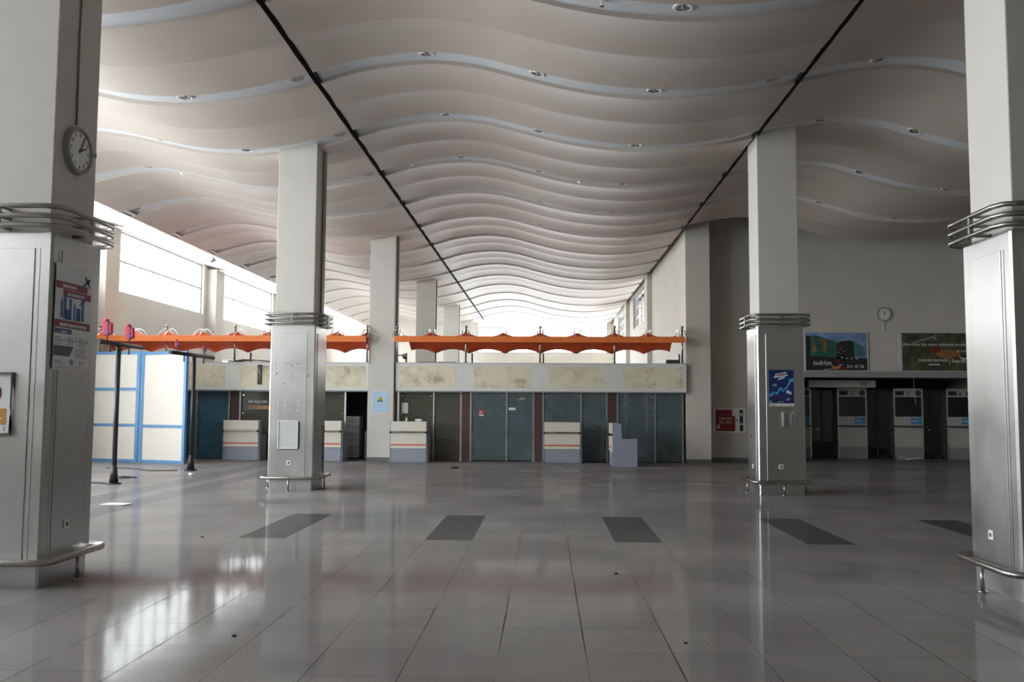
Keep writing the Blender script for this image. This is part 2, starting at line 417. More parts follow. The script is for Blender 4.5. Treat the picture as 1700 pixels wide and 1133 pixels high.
# ------------------------------------------------------------------ setting: ceiling
KN = [(-12.6, 7.00), (-12, 7.12), (-11.36, 7.31), (-10.7, 7.48), (-9.9, 7.58), (-9, 7.48), (-8, 7.26), (-7.3, 7.12), (-6.5, 7.06), (-5.8, 7.09),
      (-5.0, 7.21), (-4.06, 7.44), (-3.2, 7.68), (-2.1, 7.80), (-1.2, 7.71), (-.4, 7.50), (.4, 7.30), (1.2, 7.17), (2.1, 7.11), (2.9, 7.14),
      (3.6, 7.24), (4.4, 7.41), (5.3, 7.58), (6.1, 7.65), (6.9, 7.57), (7.7, 7.33), (8.6, 7.08), (9.6, 6.95), (10.5, 6.93), (11.4, 7.01), (12.4, 7.18), (13.4, 7.36), (14.8, 7.52)]
def Zc(x):
    for i in range(len(KN) - 1):
        if x <= KN[i+1][0] or i == len(KN) - 2:
            x0, x1 = KN[i][0], KN[i+1][0]; p1, p2 = KN[i][1], KN[i+1][1]
            m1 = (p2 - KN[max(i-1, 0)][1]) / (x1 - KN[max(i-1, 0)][0])
            j = min(i+2, len(KN)-1); m2 = (KN[j][1] - p1) / (KN[j][0] - x0)
            t = (x - x0) / (x1 - x0); h = x1 - x0
            return ((2*t**3-3*t*t+1)*p1 + (t**3-2*t*t+t)*h*m1 + (-2*t**3+3*t*t)*p2 + (t**3-t*t)*h*m2)
PER, Y0 = 3.2, 12.2
REC = 0.07
def build_ceiling():
    mb = MB()
    segs = []                                    # (y-list, dz-list, material)
    for k in range(-8, 15):
        a = Y0 + PER * k
        ya, yb, yc, yd = a, a + 1.30, a + 2.66, a + PER
        n = 8
        segs.append(([ya + (yb-ya)*i/n for i in range(n+1)], [0.042*math.sin(PI*i/n) for i in range(n+1)], 0))
        segs.append(([yb, yb + .012], [0.0, 0.03], 2))  # black strip painting the shadow gap between two boards
        segs.append(([yb + .012*(1 - i/n) + (yc-yb)*i/n for i in range(n+1)], [0.03*(1-i/n) + 0.042*math.sin(PI*i/n) for i in range(n+1)], 0))
        segs.append(([yc, yc], [0.0, REC], 1))
        segs.append(([yc, yd], [REC, REC], 1))
        segs.append(([yd, yd], [REC, 0.0], 0))
    bays = [(-11.95, -4.08, YB, YF), (-4.00, 4.34, YB, YF), (4.42, 14.9, YB, 27.6)]
    for x0, x1, ya, yb in bays:
        nx = int((x1 - x0) / 0.22)
        xs = [x0 + (x1-x0)*i/nx for i in range(nx+1)]
        zs = [Zc(x) for x in xs]
        for ys, dz, mi in segs:
            if ys[0] >= yb or ys[-1] <= ya: continue
            xx = xs
            rows = []
            for y, d in zip(ys, dz):
                yy = min(max(y, ya), yb)
                rows.append([mb.bm.verts.new((x, yy, z + (d if abs(d) >= REC else d*min(1, max(.15, min(x - x0, x1 - x)/.9))))) for x, z in zip(xx, zs)])
            for A, B in zip(rows, rows[1:]):
                for i in range(nx):
                    f = mb.bm.faces.new((A[i], A[i+1], B[i+1], B[i])); f.material_index = mi; f.smooth = True
        # turned-up free board edges; those at the seams painted black for shade
        for xe, sgn in ((x0, 1), (x1, -1)):
            ze = Zc(xe)
            mb.box(min(xe, xe + sgn*0.012), max(xe, xe + sgn*0.012), ya, yb, ze + 0.006, ze + 0.16, mi=0 if xe < -10 else 2)
    me_o = mb.build('ceiling', [M['ceil'], M['cband'], M['gapshade']])
    me_o['kind'] = 'structure'
    return me_o
build_ceiling()
struct(MB().box(XL-.3, XR+.3, YB-.3, YF+.3, 8.7, 8.9), 'roof', M['gapshade'])
# white soffit rising from the ceiling edge to the heads of the left-hand windows, stepped plates along its edge
mb = MB()
mb.xprism  # (outline below is in x-z, so poly is used)
mb.poly([(-11.93, 7.19), (-15.0, 7.93), (-15.0, 8.0), (-11.93, 7.26)], YB, YF)
for k in range(-7, 15):
    a = Y0 + PER*k
    if a - 0.55 > YB and a < YF: mb.poly([(-11.75, 7.165), (-12.25, 7.235), (-12.25, 7.255), (-11.75, 7.2)], a - 0.6, a + 0.05)
struct(mb, 'trim_1', M['soffit'])

# ------------------------------------------------------------------ setting: walls and windows
M['backwall'] = mat('dull_timber_back_wall', (0.28, 0.26, 0.24), 0.6, noise=0.15)
M['rightwall'] = mat('darkened_side_wall', (0.42, 0.40, 0.36), 0.7, noise=0.05)  # unseen side wall darkened to cut light bounced into the right bay
WIN = []
def window(n, face, a0, a1, z0, z1, at, cols, rows, thick=0.08):
    """glazed opening; face 'x' lies in a plane x=at (a runs along y), 'y' in a plane y=at (a along x)"""
    fr, pane = MB(), MB()
    def bar(p0, p1, q0, q1, t):
        if face == 'x': fr.box(at - t/2, at + t/2, p0, p1, q0, q1)
        else: fr.box(p0, p1, at - t/2, at + t/2, q0, q1)
    w = 0.07
    bar(a0, a1, z0, z0 + w, thick); bar(a0, a1, z1 - w, z1, thick); bar(a0, a0 + w, z0 + w, z1 - w, thick); bar(a1 - w, a1, z0 + w, z1 - w, thick)
    for i in range(1, cols):
        c = a0 + (a1-a0)*i/cols; bar(c - 0.018, c + 0.018, z0 + w, z1 - w, thick*0.8)
    for rr in rows:
        bar(a0 + w, a1 - w, rr - 0.04, rr + 0.04, thick*0.7)
    if face == 'x': pane.box(at - 0.006, at + 0.006, a0 + 0.01, a1 - 0.01, z0 + 0.01, z1 - 0.01)
    else: pane.box(a0 + 0.01, a1 - 0.01, at - 0.006, at + 0.006, z0 + 0.01, z1 - 0.01)
    o = fr.build('window_%d' % n, M['alu'] if False else M['wframe']); o['kind'] = 'structure'
    pane.build('glass_pane', M['glass'], o)
    WIN.append((face, at, a0, a1, z0, z1))
M['wframe'] = mat('pale_window_frame', (0.40, 0.40, 0.41), 0.4)
ZS, ZT = 5.70, 7.90
left_w = [(y, y + 8.3) for y in (-9.6, 0.35, 10.35, 20.35, 30.25, 40.25, 50.25)]
mb = MB()
LOW, LOW2 = 3.0, 1.4                                           # added glazing: two hidden bays opened lower to brighten the hall
GL = [ZS, LOW, LOW2] + [ZS]*4; TP = [6.8] + [ZT]*6
y1_, y2_ = left_w[1][0] - .8, left_w[3][0] - .8
y3_ = left_w[5][0] - .4
ADDED_WIN = (left_w[3][0], 24.4, 1.0, 3.2)  # added opening, out of view, for more light on partition and counters
mb.box(XL - .3, XL, y2_, ADDED_WIN[1], 0, ADDED_WIN[2]); mb.box(XL - .3, XL, y2_, ADDED_WIN[0], ADDED_WIN[2], ADDED_WIN[3]); mb.box(XL - .3, XL, y2_, ADDED_WIN[1], ADDED_WIN[3], ZS); mb.box(XL - .3, XL, ADDED_WIN[1], y3_, 0, ZS); mb.box(XL - .3, XL, y3_, YF + .3, 0, .5); mb.box(XL - .3, XL, y3_, YF + .3, 3.9, ZS)
for a, b in ((y3_, left_w[5][0]), (left_w[5][1], left_w[6][0]), (left_w[6][1], YF + .3)): mb.box(XL - .3, XL, a, b, .5, 3.9)
mb.box(XL - .3, XL, YB - .3, y1_, 0, ZS); ym_ = left_w[2][0] - .4; mb.box(XL - .3, XL, y1_, ym_, 0, LOW); mb.box(XL - .3, XL, ym_, y2_, 0, LOW2); mb.box(XL - .3, XL, YB - .3, YF + .3, ZT, 8.7)
edges = [YB - .3] + [v for w in left_w for v in w] + [YF + .3]
for i in range(0, len(edges), 2): mb.box(XL - .3, XL, edges[i], edges[i+1], LOW if y1_ - .1 < edges[i] < y2_ - 1 else ZS, ZT)
mb.box(XL - .3, XL, left_w[1][1], left_w[2][0], LOW2, LOW); mb.box(XL - .3, XL, left_w[2][1], left_w[3][0], LOW2, LOW)
mb.box(XL - .3, XL, left_w[0][0], left_w[0][1], 6.8, ZT)
for i in range(1, len(left_w)):                       # engaged piers between the windows
    c = (left_w[i-1][1] + left_w[i][0]) / 2
    mb.box(XL, XL + 0.42, c - 0.48, c + 0.48, 0, 7.75)
struct(mb, 'wall_left', M['wall'])
nwin = 1
for i, (a, b) in enumerate(left_w):
    window(nwin, 'x', a, b, GL[i], TP[i], XL - 0.15, 7, ([6.85] if i else [6.2]) if GL[i] == ZS else [3.4, 5.2, 6.85]); nwin += 1
window(nwin, 'x', *ADDED_WIN, XL - 0.15, 4, [2.3]); nwin += 1  # added unseen window that brightens the left floor and partition
for a, b in left_w[5:]:
    window(nwin, 'x', a, b, .5, 3.9, XL - 0.15, 7, [2.2]); nwin += 1  # added low windows, hidden by the offices, to lift the far ceiling
# far wall
mb = MB()
FX = (-4.55, 4.15)
mb.box(XL, FX[0], YF, YF + .3, 0, 8.7); mb.box(FX[1], XR, YF, YF + .3, 0, 8.7)
mb.box(FX[0], FX[1], YF, YF + .3, 0, .3); mb.box(FX[0], FX[1], YF, YF + .3, 4.2, 5.3); mb.box(FX[0], FX[1], YF, YF + .3, 8.2, 8.7)
struct(mb, 'wall_far', M['wall'])
window(nwin, 'y', FX[0], FX[1], 5.3, 8.2, YF + 0.15, 8, [6.3, 7.0]); nwin += 1
window(nwin, 'y', FX[0], FX[1], .3, 4.2, YF + 0.15, 8, [2.4]); nwin += 1  # added hidden lower window, sends light up to the far ceiling
# right-hand wall of the space beyond the offices, with piers and louvred windows
rw = [(31.2, 37.6), (39.4, 46.3), (49.6, 56.0)]
mb = MB(); mb.box(WR, WR + .3, 29.6, YF, 0, 5.75); mb.box(WR, WR + .3, 29.6, YF, 7.35, 8.7)
mb.box(WR, WR + .3, 29.6, rw[1][0], 5.75, 7.35); mb.box(WR, WR + .3, rw[1][1], rw[2][0], 5.75, 7.35); mb.box(WR, WR + .3, rw[2][1], YF, 5.75, 7.35)
for c in (38.6, 48.6): mb.box(WR - 0.2, WR, c - 0.45, c + 0.45, 0, 7.6)
struct(mb, 'wall_right_1', M['wall'])
for a, b in rw[1:]:
    window(nwin, 'x', a, b, 5.75, 7.35, WR + 0.15, 5, [6.3, 6.85]); nwin += 1
# wall with the clock and the posters, opening to the numbered counters below it
OX = 8.15; OZ = 2.74; WY = 29.9
mb = MB(); mb.box(WR, OX, WY, WY + .25, 0, 8.7); mb.box(OX, XR, WY, WY + .25, OZ + .2, 8.7)
struct(mb, 'wall_right_2', M['wall'])
struct(MB().box(4.50, 5.27, 28.75, WY, 0, 8.7).box(4.50, 5.27, 28.742, 28.75, 4.32, 4.335), 'wall_pier', M['wall'])
mb = MB(); mb.box(OX - 0.12, XR, WY - 0.28, WY + 0.25, OZ + 0.03, OZ + 0.22, 0.01)
struct(mb, 'trim_2', M['grey'])
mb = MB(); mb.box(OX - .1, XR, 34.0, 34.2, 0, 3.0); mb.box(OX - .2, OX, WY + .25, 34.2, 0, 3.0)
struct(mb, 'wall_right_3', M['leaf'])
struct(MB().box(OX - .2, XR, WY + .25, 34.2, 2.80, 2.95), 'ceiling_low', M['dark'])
struct(MB().box(XR, XR + .3, YB - .3, 34.2, 0, 8.7), 'wall_right', M['rightwall'])
# back wall (behind the viewer)
struct(MB().box(XL - .3, XR + .3, YB - .3, YB, 2.3, 8.7), 'wall_back_1', M['wall'])
struct(MB().box(XL - .3, XR + .3, YB - .3, YB, 0, 2.3), 'wall_back_2', M['backwall'])
mb = MB()
mb.box(WR - .012, WR, 29.6, YF, 0, 0.12); mb.box(5.27, OX, WY - .012, WY, 0, 0.12); mb.box(4.488, 5.282, 28.73, 28.75, 0, 0.12); mb.box(5.27, 5.282, 28.75, WY, 0, .12)
mb.box(4.488, 4.5, 28.75, 29.6, 0, .12)
struct(mb, 'baseboard_right', M['skirt'])
struct(MB().box(XL, XL + .012, YB, YF, 0, 0.12), 'baseboard_left', M['skirt'])

# ------------------------------------------------------------------ columns
CX_L, CX_R = -5.25, 4.80
CLAD = 0.473; SH = 0.41
def ring(h, ch, z):
    c = ch; pts = []
    for sx, sy in ((1, -1), (1, 1), (-1, 1), (-1, -1)):
        A = (sx*(h - c), sy*h); B = (sx*h, sy*(h - c))
        pr = [A, (sx*(h - c*0.62), sy*h*1.0), (sx*h, sy*(h - c*0.62)), B]
        q = [A, (sx*(h - c*0.30), sy*(h - c*0.30)), B]
        pts += q if sx*sy < 0 else q[::-1]
    return [(x, y, z) for x, y in pts]
def make_column(label, loc, ztop=8.7):
    t = thing('column', label, 'column', loc, 0, None)
    MB().box(-SH, SH, -SH, SH, 0.0, ztop, 0.012).build('shaft', M['shaft'], t)
    s = CLAD; c = 0.022
    outl = [(-s+c, -s), (s-c, -s), (s, -s+c), (s, s-c), (s-c, s), (-s+c, s), (-s, s-c), (-s, -s+c)]
    MB().hprism(outl, 0.20, 3.42).build('cladding', M['steel'], t)
    k = s - 0.022
    o2 = [(x*k/s, y*k/s) for x, y in outl]
    MB().hprism(o2, 0.0, 0.20).build('plinth', M['steel'], t)
    w = 0.305                                     # raised sheet on each face with a seam to either side
    for a in range(4):
        m4 = Matrix.Rotation(a*PI/2, 4, 'Z')
        tmp = MB(); tmp.box(-w, w, -s - 0.010, -s + 0.01, 0.205, 3.26, 0.003, seg=1)
        tmp.box(-w - 0.05, -w - 0.012, -s - 0.004, -s + 0.01, 0.205, 3.26); tmp.box(w + 0.012, w + 0.05, -s - 0.004, -s + 0.01, 0.205, 3.26)
        tmp.bm.transform(m4); tmp.build('face_sheet', M['steel'], t)
    for z in (3.46, 3.555, 3.65):
        MB().tube(ring(0.605, 0.17, z), 0.026, 12, True).build('collar_rail', M['tube'], t)
    for a in range(4):
        mb = MB(); dx, dy = [(0, -1), (1, 0), (0, 1), (-1, 0)][a]; tx, ty = -dy, dx
        for off in (-0.0,):
            for z in (3.46, 3.555, 3.65):
                p = Vector((dx*SH + tx*off, dy*SH + ty*off, z)); q = Vector((dx*0.605 + tx*off, dy*0.605 + ty*off, z))
                mb.cyl(p, q, 0.018, 8)
            mb.box(dx*0.605 - 0.02, dx*0.605 + 0.02, dy*0.605 - 0.02, dy*0.605 + 0.02, 3.46, 3.65)
        mb.build('rail_bracket', M['tube'], t)
    MB().tube(ring(0.60, 0.14, 0.265), 0.033, 12, True).build('kick_rail', M['tube'], t)
    for a in range(4):
        dx, dy = [(0, -1), (1, 0), (0, 1), (-1, 0)][a]
        b = MB(); b.cyl((dx*0.60, dy*0.60, 0.0), (dx*0.60, dy*0.60, 0.25), 0.019, 12); b.cyl((dx*0.60, dy*0.60, 0), (dx*0.60, dy*0.60, 0.022), 0.05, 16, 0.035)
        b.build('rail_post', M['tube'], t)
    return t
def channel(t, side=1, z0=3.45, z1=7.4, y=0.12):
    x0, x1 = (SH, SH + 0.045) if side > 0 else (-SH - 0.045, -SH)
    MB().box(x0, x1, y - 0.05, y + 0.16, z0, z1, 0.004).build('cable_channel', M['channel'], t)
def socket(t, loc, rz=0.0):
    p = MB().box(-0.045, 0.045, -0.012, 0, -0.045, 0.045, 0.005); p = p.build('power_socket', M['white'], t)
    p.location = loc; p.rotation_euler = (0, 0, rz)
    c = MB().cyl((0, -0.0145, 0), (0, -0.005, 0), 0.022, 16).build('socket_well', M['darkgrey'], p)
    return p
C1 = make_column('large near steel-clad column with red and blue information poster, at the left edge', (CX_L, 8.9, 0))
socket(C1, (CLAD + .011, -0.04, 0.56), PI/2)
mb = MB().tube([(SH + 0.012, -0.04, 4.62), (SH + 0.012, -0.05, 5.6), (SH + 0.012, 0.0, 7.3)], 0.010, 8); mb.build('clock_cable', M['channel'], C1)
MB().box(CLAD + .009, CLAD + .012, -.05, .14, 1.03, 1.042).box(CLAD + .009, CLAD + .012, -.29, -.28, 1.35, 1.62).islands('tape_residue', M['scuff'], C1)
C2 = make_column('steel-clad column with white notice frame and old screw holes, left of middle', (CX_L, 18.9, 0))
channel(C2, 1, 3.7, 7.5, 0.1)
socket(C2, (-0.03, -CLAD - .011, 0.57))
mb = MB(); rn = random.Random(3)
for x, z in [(-.36, 2.62), (.10, 2.62), (.16, 2.62), (-.13, 2.62), (-.05, 2.62), (.32, 2.62), (-.18, 2.52), (0, 2.57), (.2, 2.52), (-.34, 2.38), (-.32, 2.42), (0, 2.36), (.33, 2.36), (.36, 2.40), (-.18, 2.2), (.18, 2.2)]:
    mb.cyl((x, -CLAD - .0125, z), (x, -CLAD - .009, z), rn.uniform(.008, .016), 8)
mb.islands('screw_hole', M['darkgrey'], C2)
mb = MB()
for x, z, w, h in [(-.16, 1.84, .05, .02), (.1, 1.84, .05, .02), (-.16, 1.64, .05, .02), (.1, 1.64, .05, .02), (-.15, 1.70, .012, .1), (.13, 1.70, .012, .1), (-.05, 1.855, .08, .008), (-.07, 1.66, .1, .008)]:
    mb.box(x, x + w, -CLAD - .0125, -CLAD - .009, z, z + h)
mb.islands('tape_residue', M['letter'], C2)
mb = MB()
mb.tube([(CLAD + .014, .15, 1.30), (CLAD + .03, .30, 1.31), (CLAD + .02, .32, 1.10), (CLAD + .02, .27, 0.9), (CLAD + .02, .31, .62), (CLAD + .02, .28, .45), (CLAD + .02, .3, .33)], 0.008, 6)
for z in (.62, .45, .9): mb.ball((CLAD + .014, .28, z), .03, (.5, 1, 1))
mb.build('loose_cable', M['ink'], C2)
C3 = make_column('steel-clad column with dark blue arrow poster and metal dispenser, right of middle', (CX_R, 18.9, 0))
socket(C3, (-0.03, -CLAD - .011, 0.57)); socket(C3, (-CLAD - .011, 0.0, 0.55), -PI/2)
p = MB().ball((0, 0, 0), .07, (.12, 1, 1)).build('round_sticker', M['crimson'], C3); p.location = (-CLAD - .004, .12, 1.16)
C4 = make_column('bright steel-clad column at the right edge, bare but for a white socket', (CX_R, 8.9, 0))
socket(C4, (-CLAD - .011, 0.03, 0.54), -PI/2)
def plain_column(label, loc):
    t = thing('column', label, 'column', loc)
    MB().box(-SH, SH, -SH, SH, 0, 8.7, 0.012).build('shaft', M['shaft'], t)
    MB().box(-SH - .02, SH + .02, -SH - .02, SH + .02, 0, .12).build('skirting', M['skirt'], t)
    MB().box(SH, SH + .05, -.12, .12, 0.12, 7.4, .004).build('cable_channel', M['channel'], t)
    return t
C5 = plain_column('plain ivory column between the two orange awnings with a pale blue notice', (CX_L, 28.93, 0))
plain_column('plain ivory column behind the awnings, nearest of the three beyond the notice column', (CX_L + .05, 38.9, 0))
plain_column('plain ivory column behind the awnings, middle of the three receding', (CX_L + .1, 48.9, 0))
plain_column('plain ivory column behind the awnings, farthest one beside the end window', (CX_L + .15, 57.6, 0))

# ------------------------------------------------------------------ wall clocks
def clock(label, loc, rz, r, hands):
    t = thing('wall_clock', label, 'clock', loc, rz)
    def ringm(prof, name, m):
        mb = MB().lathe(prof, seg=40); mb.bm.transform(Matrix.Rotation(PI/2, 4, 'X')); return mb.build(name, m, t)
    ringm([(0, 0.0), (r*.98, 0.0), (r, 0.01), (r, 0.05), (r*.96, 0.065), (r*.88, 0.06), (r*.86, 0.045)], 'case', M['grey'] if r > .22 else M['grey'])
    ringm([(r*.87, 0.046), (0, 0.046)], 'dial', M['white'])
    mb = MB()
    for i in range(12):
        a = PI/2 - 2*PI*(i+1)/12
        mb.text(str(i+1), r*.68*math.cos(a), r*.68*math.sin(a) - r*.075, r*.22, y=-.048, depth=.001, align='CENTER')
    for i in range(60):
        a = 2*PI*i/60; c, s_ = math.cos(a), math.sin(a); w = .0022 if i % 5 else .004
        mb.poly([(r*.80*c - w*s_, r*.80*s_ + w*c), (r*.80*c + w*s_, r*.80*s_ - w*c), (r*.85*c + w*s_, r*.85*s_ - w*c), (r*.85*c - w*s_, r*.85*s_ + w*c)], -.0495, -.046)
    mb.build('numerals', M['ink'], t)
    for (ang, ln, w, nm) in hands:
        a = PI/2 - ang; c, s_ = math.cos(a), math.sin(a)
        MB().poly([(-r*.12*c - w*s_, -r*.12*s_ + w*c), (-r*.12*c + w*s_, -r*.12*s_ - w*c), (ln*r*c + w*.5*s_, ln*r*s_ - w*.5*c), (ln*r*c - w*.5*s_, ln*r*s_ + w*.5*c)], -.056, -.052).build(nm, M['ink'], t)
    h = MB().cyl((0, -.059, 0), (0, -.046, 0), r*.05, 12).build('hand_cap', M['ink'], t)
    return t
clk = clock('round white wall clock high on the near left column', (CX_L + SH, 8.88, 4.35), PI/2, 0.245, [(2.15*PI/6, .48, .011, 'hour_hand'), (.5, .74, .008, 'minute_hand')])
MB().box(.20, .34, -.05, -.02, .03, .05).cyl((.34, -.035, .025), (.34, -.035, .07), .012, 10).build('side_bracket', M['grey'], clk)
clk2 = clock('round white wall clock above the posters on the right wall', (11.18, WY, 4.87), 0, 0.235, [(2.1*PI/6, .5, .011, 'hour_hand'), (.06, .72, .008, 'minute_hand')])
MB().box(-.025, .025, -.02, 0, -.58, -.2).build('conduit', M['lgrey'], clk2)

# ------------------------------------------------------------------ posters, signs and boxes on the columns
rnd = random.Random(11)
X1 = CX_L + CLAD + .0115
t = thing('information_poster', 'tall white poster with crimson bands and blue travellers on the near left column', 'poster', (X1, 8.82, 2.09), PI/2)
W2 = .335
MB().box(-W2, W2, -.006, 0, 0, 1.04).build('sheet', M['paper'], t)
mb = MB(); mb.poly([(-W2, .80), (.26, .80), (.26, .87), (-W2, .87)], -.008, -.005); mb.poly([(-.2, .725), (W2, .725), (W2, .795), (-.2, .795)], -.008, -.005)
mb.box(-W2, W2, -.008, -.005, .415, .49); mb.islands('red_band', M['crimson'], t)
for a_ in ((-.22, .12, .815, .865), (-.12, .26, .74, .79), (-.25, .27, .43, .48), (-.22, -.08, .36, .40)):
    MB().lines(*a_, 1, rnd, -.010, .6).build('lettering', M['lgrey'], t)
mb = MB()
def traveller(mb, x, z, h, arm=0):
    mb.ball((x, -.008, z + h*.93), h*.065, (1, .15, 1.15), u=10, v=6)
    mb.poly([(x-h*.10, z+h*.84), (x+h*.10, z+h*.84), (x+h*.085, z+h*.48), (x+h*.10, z), (x+h*.02, z), (x, z+h*.42), (x-h*.02, z), (x-h*.10, z), (x-h*.085, z+h*.48)], -.009, -.005)
    if arm: mb.poly([(x+h*.08, z+h*.82), (x+h*.20, z+h*1.02), (x+h*.23, z+h*.99), (x+h*.09, z+h*.72)], -.009, -.005); mb.poly([(x-h*.08, z+h*.82), (x-h*.26, z+h*.62), (x-h*.24, z+h*.58), (x-h*.07, z+h*.74)], -.009, -.005)
traveller(mb, -.22, .515, .20); traveller(mb, -.16, .50, .27); traveller(mb, -.06, .50, .25); traveller(mb, .02, .50, .18); traveller(mb, .18, .505, .26, 1)
mb.box(-.14, -.07, -.009, -.005, .50, .60, .01); mb.box(.06, .12, -.009, -.005, .50, .63, .01)
mb.build('traveller_figures', M['travel'], t)
mb = MB(); mb.box(-W2, -.02, -.008, -.005, .355, .405); mb.build('blue_band', M['navy'], t)
mb = MB(); mb.poly([(.13, .83), (.30, .93), (.32, .965), (.29, .955), (.12, .845)], -.010, -.005); mb.poly([(.24, .90), (.20, .97), (.225, .97), (.29, .93)], -.010, -.005); mb.poly([(.26, .90), (.31, .86), (.315, .875), (.29, .93)], -.010, -.005)
mb.build('aeroplane_emblem', M['slate'], t)
mb = MB(); mb.poly([(-W2, .135), (-.04, .135), (.03, .235), (-W2, .235)], -.008, -.005); mb.build('slate_band', M['slate'], t)
for i in range(3):
    x0 = -.32 + i*.22; mb = MB()
    mb.box(x0, x0 + .19, -.008, -.005, .283, .292); mb.text(str(i+1), x0 + .17, .296, .05, -.008, .001, 'CENTER')
    mb.lines(x0, x0 + .13, .297, .33, 2, rnd, -.008, .5); mb.lines(x0, x0 + .17, .245, .28, 3, rnd, -.008, .4)
    mb.build('numbered_step', M['greyink'], t)
MB().lines(.06, .31, .13, .235, 5, rnd, -.008, .35).build('small_print', M['greyink'], t); MB().lines(-.30, .32, .015, .05, 2, rnd, -.008, .3).build('footer_print', M['greyink'], t)
for a_, b_ in ((-.30, -.16), (.15, .28)): MB().lines(a_, b_, .06, .10, 2, rnd, -.008, .5).build('logo', M['greyink'], t)
MB().ball((0, -.007, .08), .03, (1.3, .1, 1)).build('logo', M['greyink'], t)

# framed notice cut by the left picture edge
t = thing('framed_notice', 'chrome framed notice with red circle and orange block, at the far left edge', 'sign', (-5.42, 8.9 - CLAD - .011, 1.47), 0)
MB().box(-.30, .30, -.008, 0, 0.0, .56).build('sheet', M['paper'], t)
MB().tube([(-.32, -.018, -.01), (.32, -.018, -.01), (.32, -.018, .57), (-.32, -.018, .57)], .018, 10, True).build('frame', M['chrome'], t)
mb = MB().lathe([(.115, 0), (.115, .003), (.098, .003), (.098, 0)], (0, 0, 0), 32); mb.bm.transform(Matrix.Translation((.1, -.008, .385)) @ Matrix.Rotation(PI/2, 4, 'X')); mb.build('red_circle', M['crimson'], t)
MB().box(-.28, .27, -.010, -.007, .08, .235).build('orange_block', M['gold'], t)
MB().lines(.02, .24, .19, .225, 1, rnd, -.012, .5).build('headline', M['letter'], t); MB().lines(-.2, .26, .09, .18, 4, rnd, -.012, .45).build('lettering', M['letter'], t)
MB().box(.25, .26, -.010, -.007, .02, .06).build('small_print', M['greyink'], t)

# white notice frame on the second column
t = thing('notice_frame', 'empty white notice frame fixed low on the steel column left of middle', 'frame', (-5.30, 18.9 - CLAD - .010, .87), 0)
MB().box(-.20, .20, -.02, 0, 0, .55, .004).build('board', M['lgrey'], t)
mb = MB(); mb.box(-.215, -.195, -.032, 0, -.01, .56, .004); mb.box(.195, .205, -.028, 0, -.01, .56); mb.box(-.215, .205, -.032, 0, .545, .565, .004); mb.box(-.205, .205, -.028, 0, -.015, .005); mb.build('frame', M['white'], t)
mb = MB(); mb.box(.205, .225, -.03, 0, 0, .55); mb.box(-.19, .215, -.03, 0, -.028, -.014); mb.build('painted_frame_shadow', M['ink'], t)  # near-black strips painting the frame's shadow at right and below

# blue arrow poster on the third column
t = thing('arrow_poster', 'dark blue poster with rising light blue arrow on the column right of middle', 'poster', (4.80, 18.9 - CLAD - .011, 1.79), 0)
MB().box(-.25, .25, -.006, 0, 0, .74).build('sheet', M['deepblue'], t)
MB().box(-.25, .25, -.0075, -.005, 0, .06).build('white_footer', M['paper'], t)
mb = MB(); mb.poly([(-.25, .20), (-.24, .245), (-.15, .30), (-.11, .265), (-.04, .38), (.0, .39), (.03, .33), (.10, .40), (.17, .52), (.13, .53), (.25, .585), (.25, .50), (.20, .505), (.12, .375), (.02, .29), (-.02, .345), (-.08, .24), (-.13, .255), (-.22, .195)][::-1], -.009, -.005)
mb.build('rising_arrow', M['cyan'], t)
mb = MB()
for a, b, c, d in ((-.12, .615, .22, .04), (-.15, .575, .28, .03), (-.06, .53, .13, .032)):
    mb.poly([(a, b), (a + c, b + .045), (a + c, b + d + .045), (a, b + d)], -.009, -.005)
mb.build('headline', M['paper'], t)
MB().poly([(.09, .28), (.19, .235), (.205, .285), (.11, .335)], -.009, -.005).build('banknote', M['paper'], t)
for a_ in ((-.17, -.05, .41, .465, 2), (.10, .18, .12, .17, 2), (-.08, .1, .085, .11, 1)): MB().lines(*a_, rnd, -.009, .5).build('lettering', M['paper'], t)
MB().box(-.23, -.205, -.009, -.005, .075, .105).build('logo', M['paper'], t)
for a_, b_ in ((-.23, -.1), (.14, .23), (-.01, .03)): MB().lines(a_, b_, .02, .045, 1, rnd, -.009, .5).build('footer_logo', M['crimson'], t)
MB().poly([(-.1, .62), (.06, .65), (.06, .668), (-.1, .638)], -.011, -.005).build('red_bar', M['crimson'], t)
MB().lines(-.18, .16, .185, .205, 1, rnd, -.009, .6).build('small_print', M['crimson'], t)
t = thing('card_dispenser', 'small open steel dispenser box under the blue arrow poster', 'dispenser', (4.93, 18.9 - CLAD - .010, 1.38), 0)
MB().box(-.14, .11, -.015, 0, 0, .30).build('back_plate', M['steel'], t)
mb = MB(); mb.box(-.125, -.085, -.09, -.012, .0, .29, .008); mb.box(.085, .12, -.09, -.012, .0, .29, .008); mb.box(-.09, .09, -.085, -.012, 0, .02); mb.islands('side_cheek', M['chrome'], t)
MB().box(-.08, .08, -.03, -.012, .03, .25).build('inner_tray', M['grey'], t)

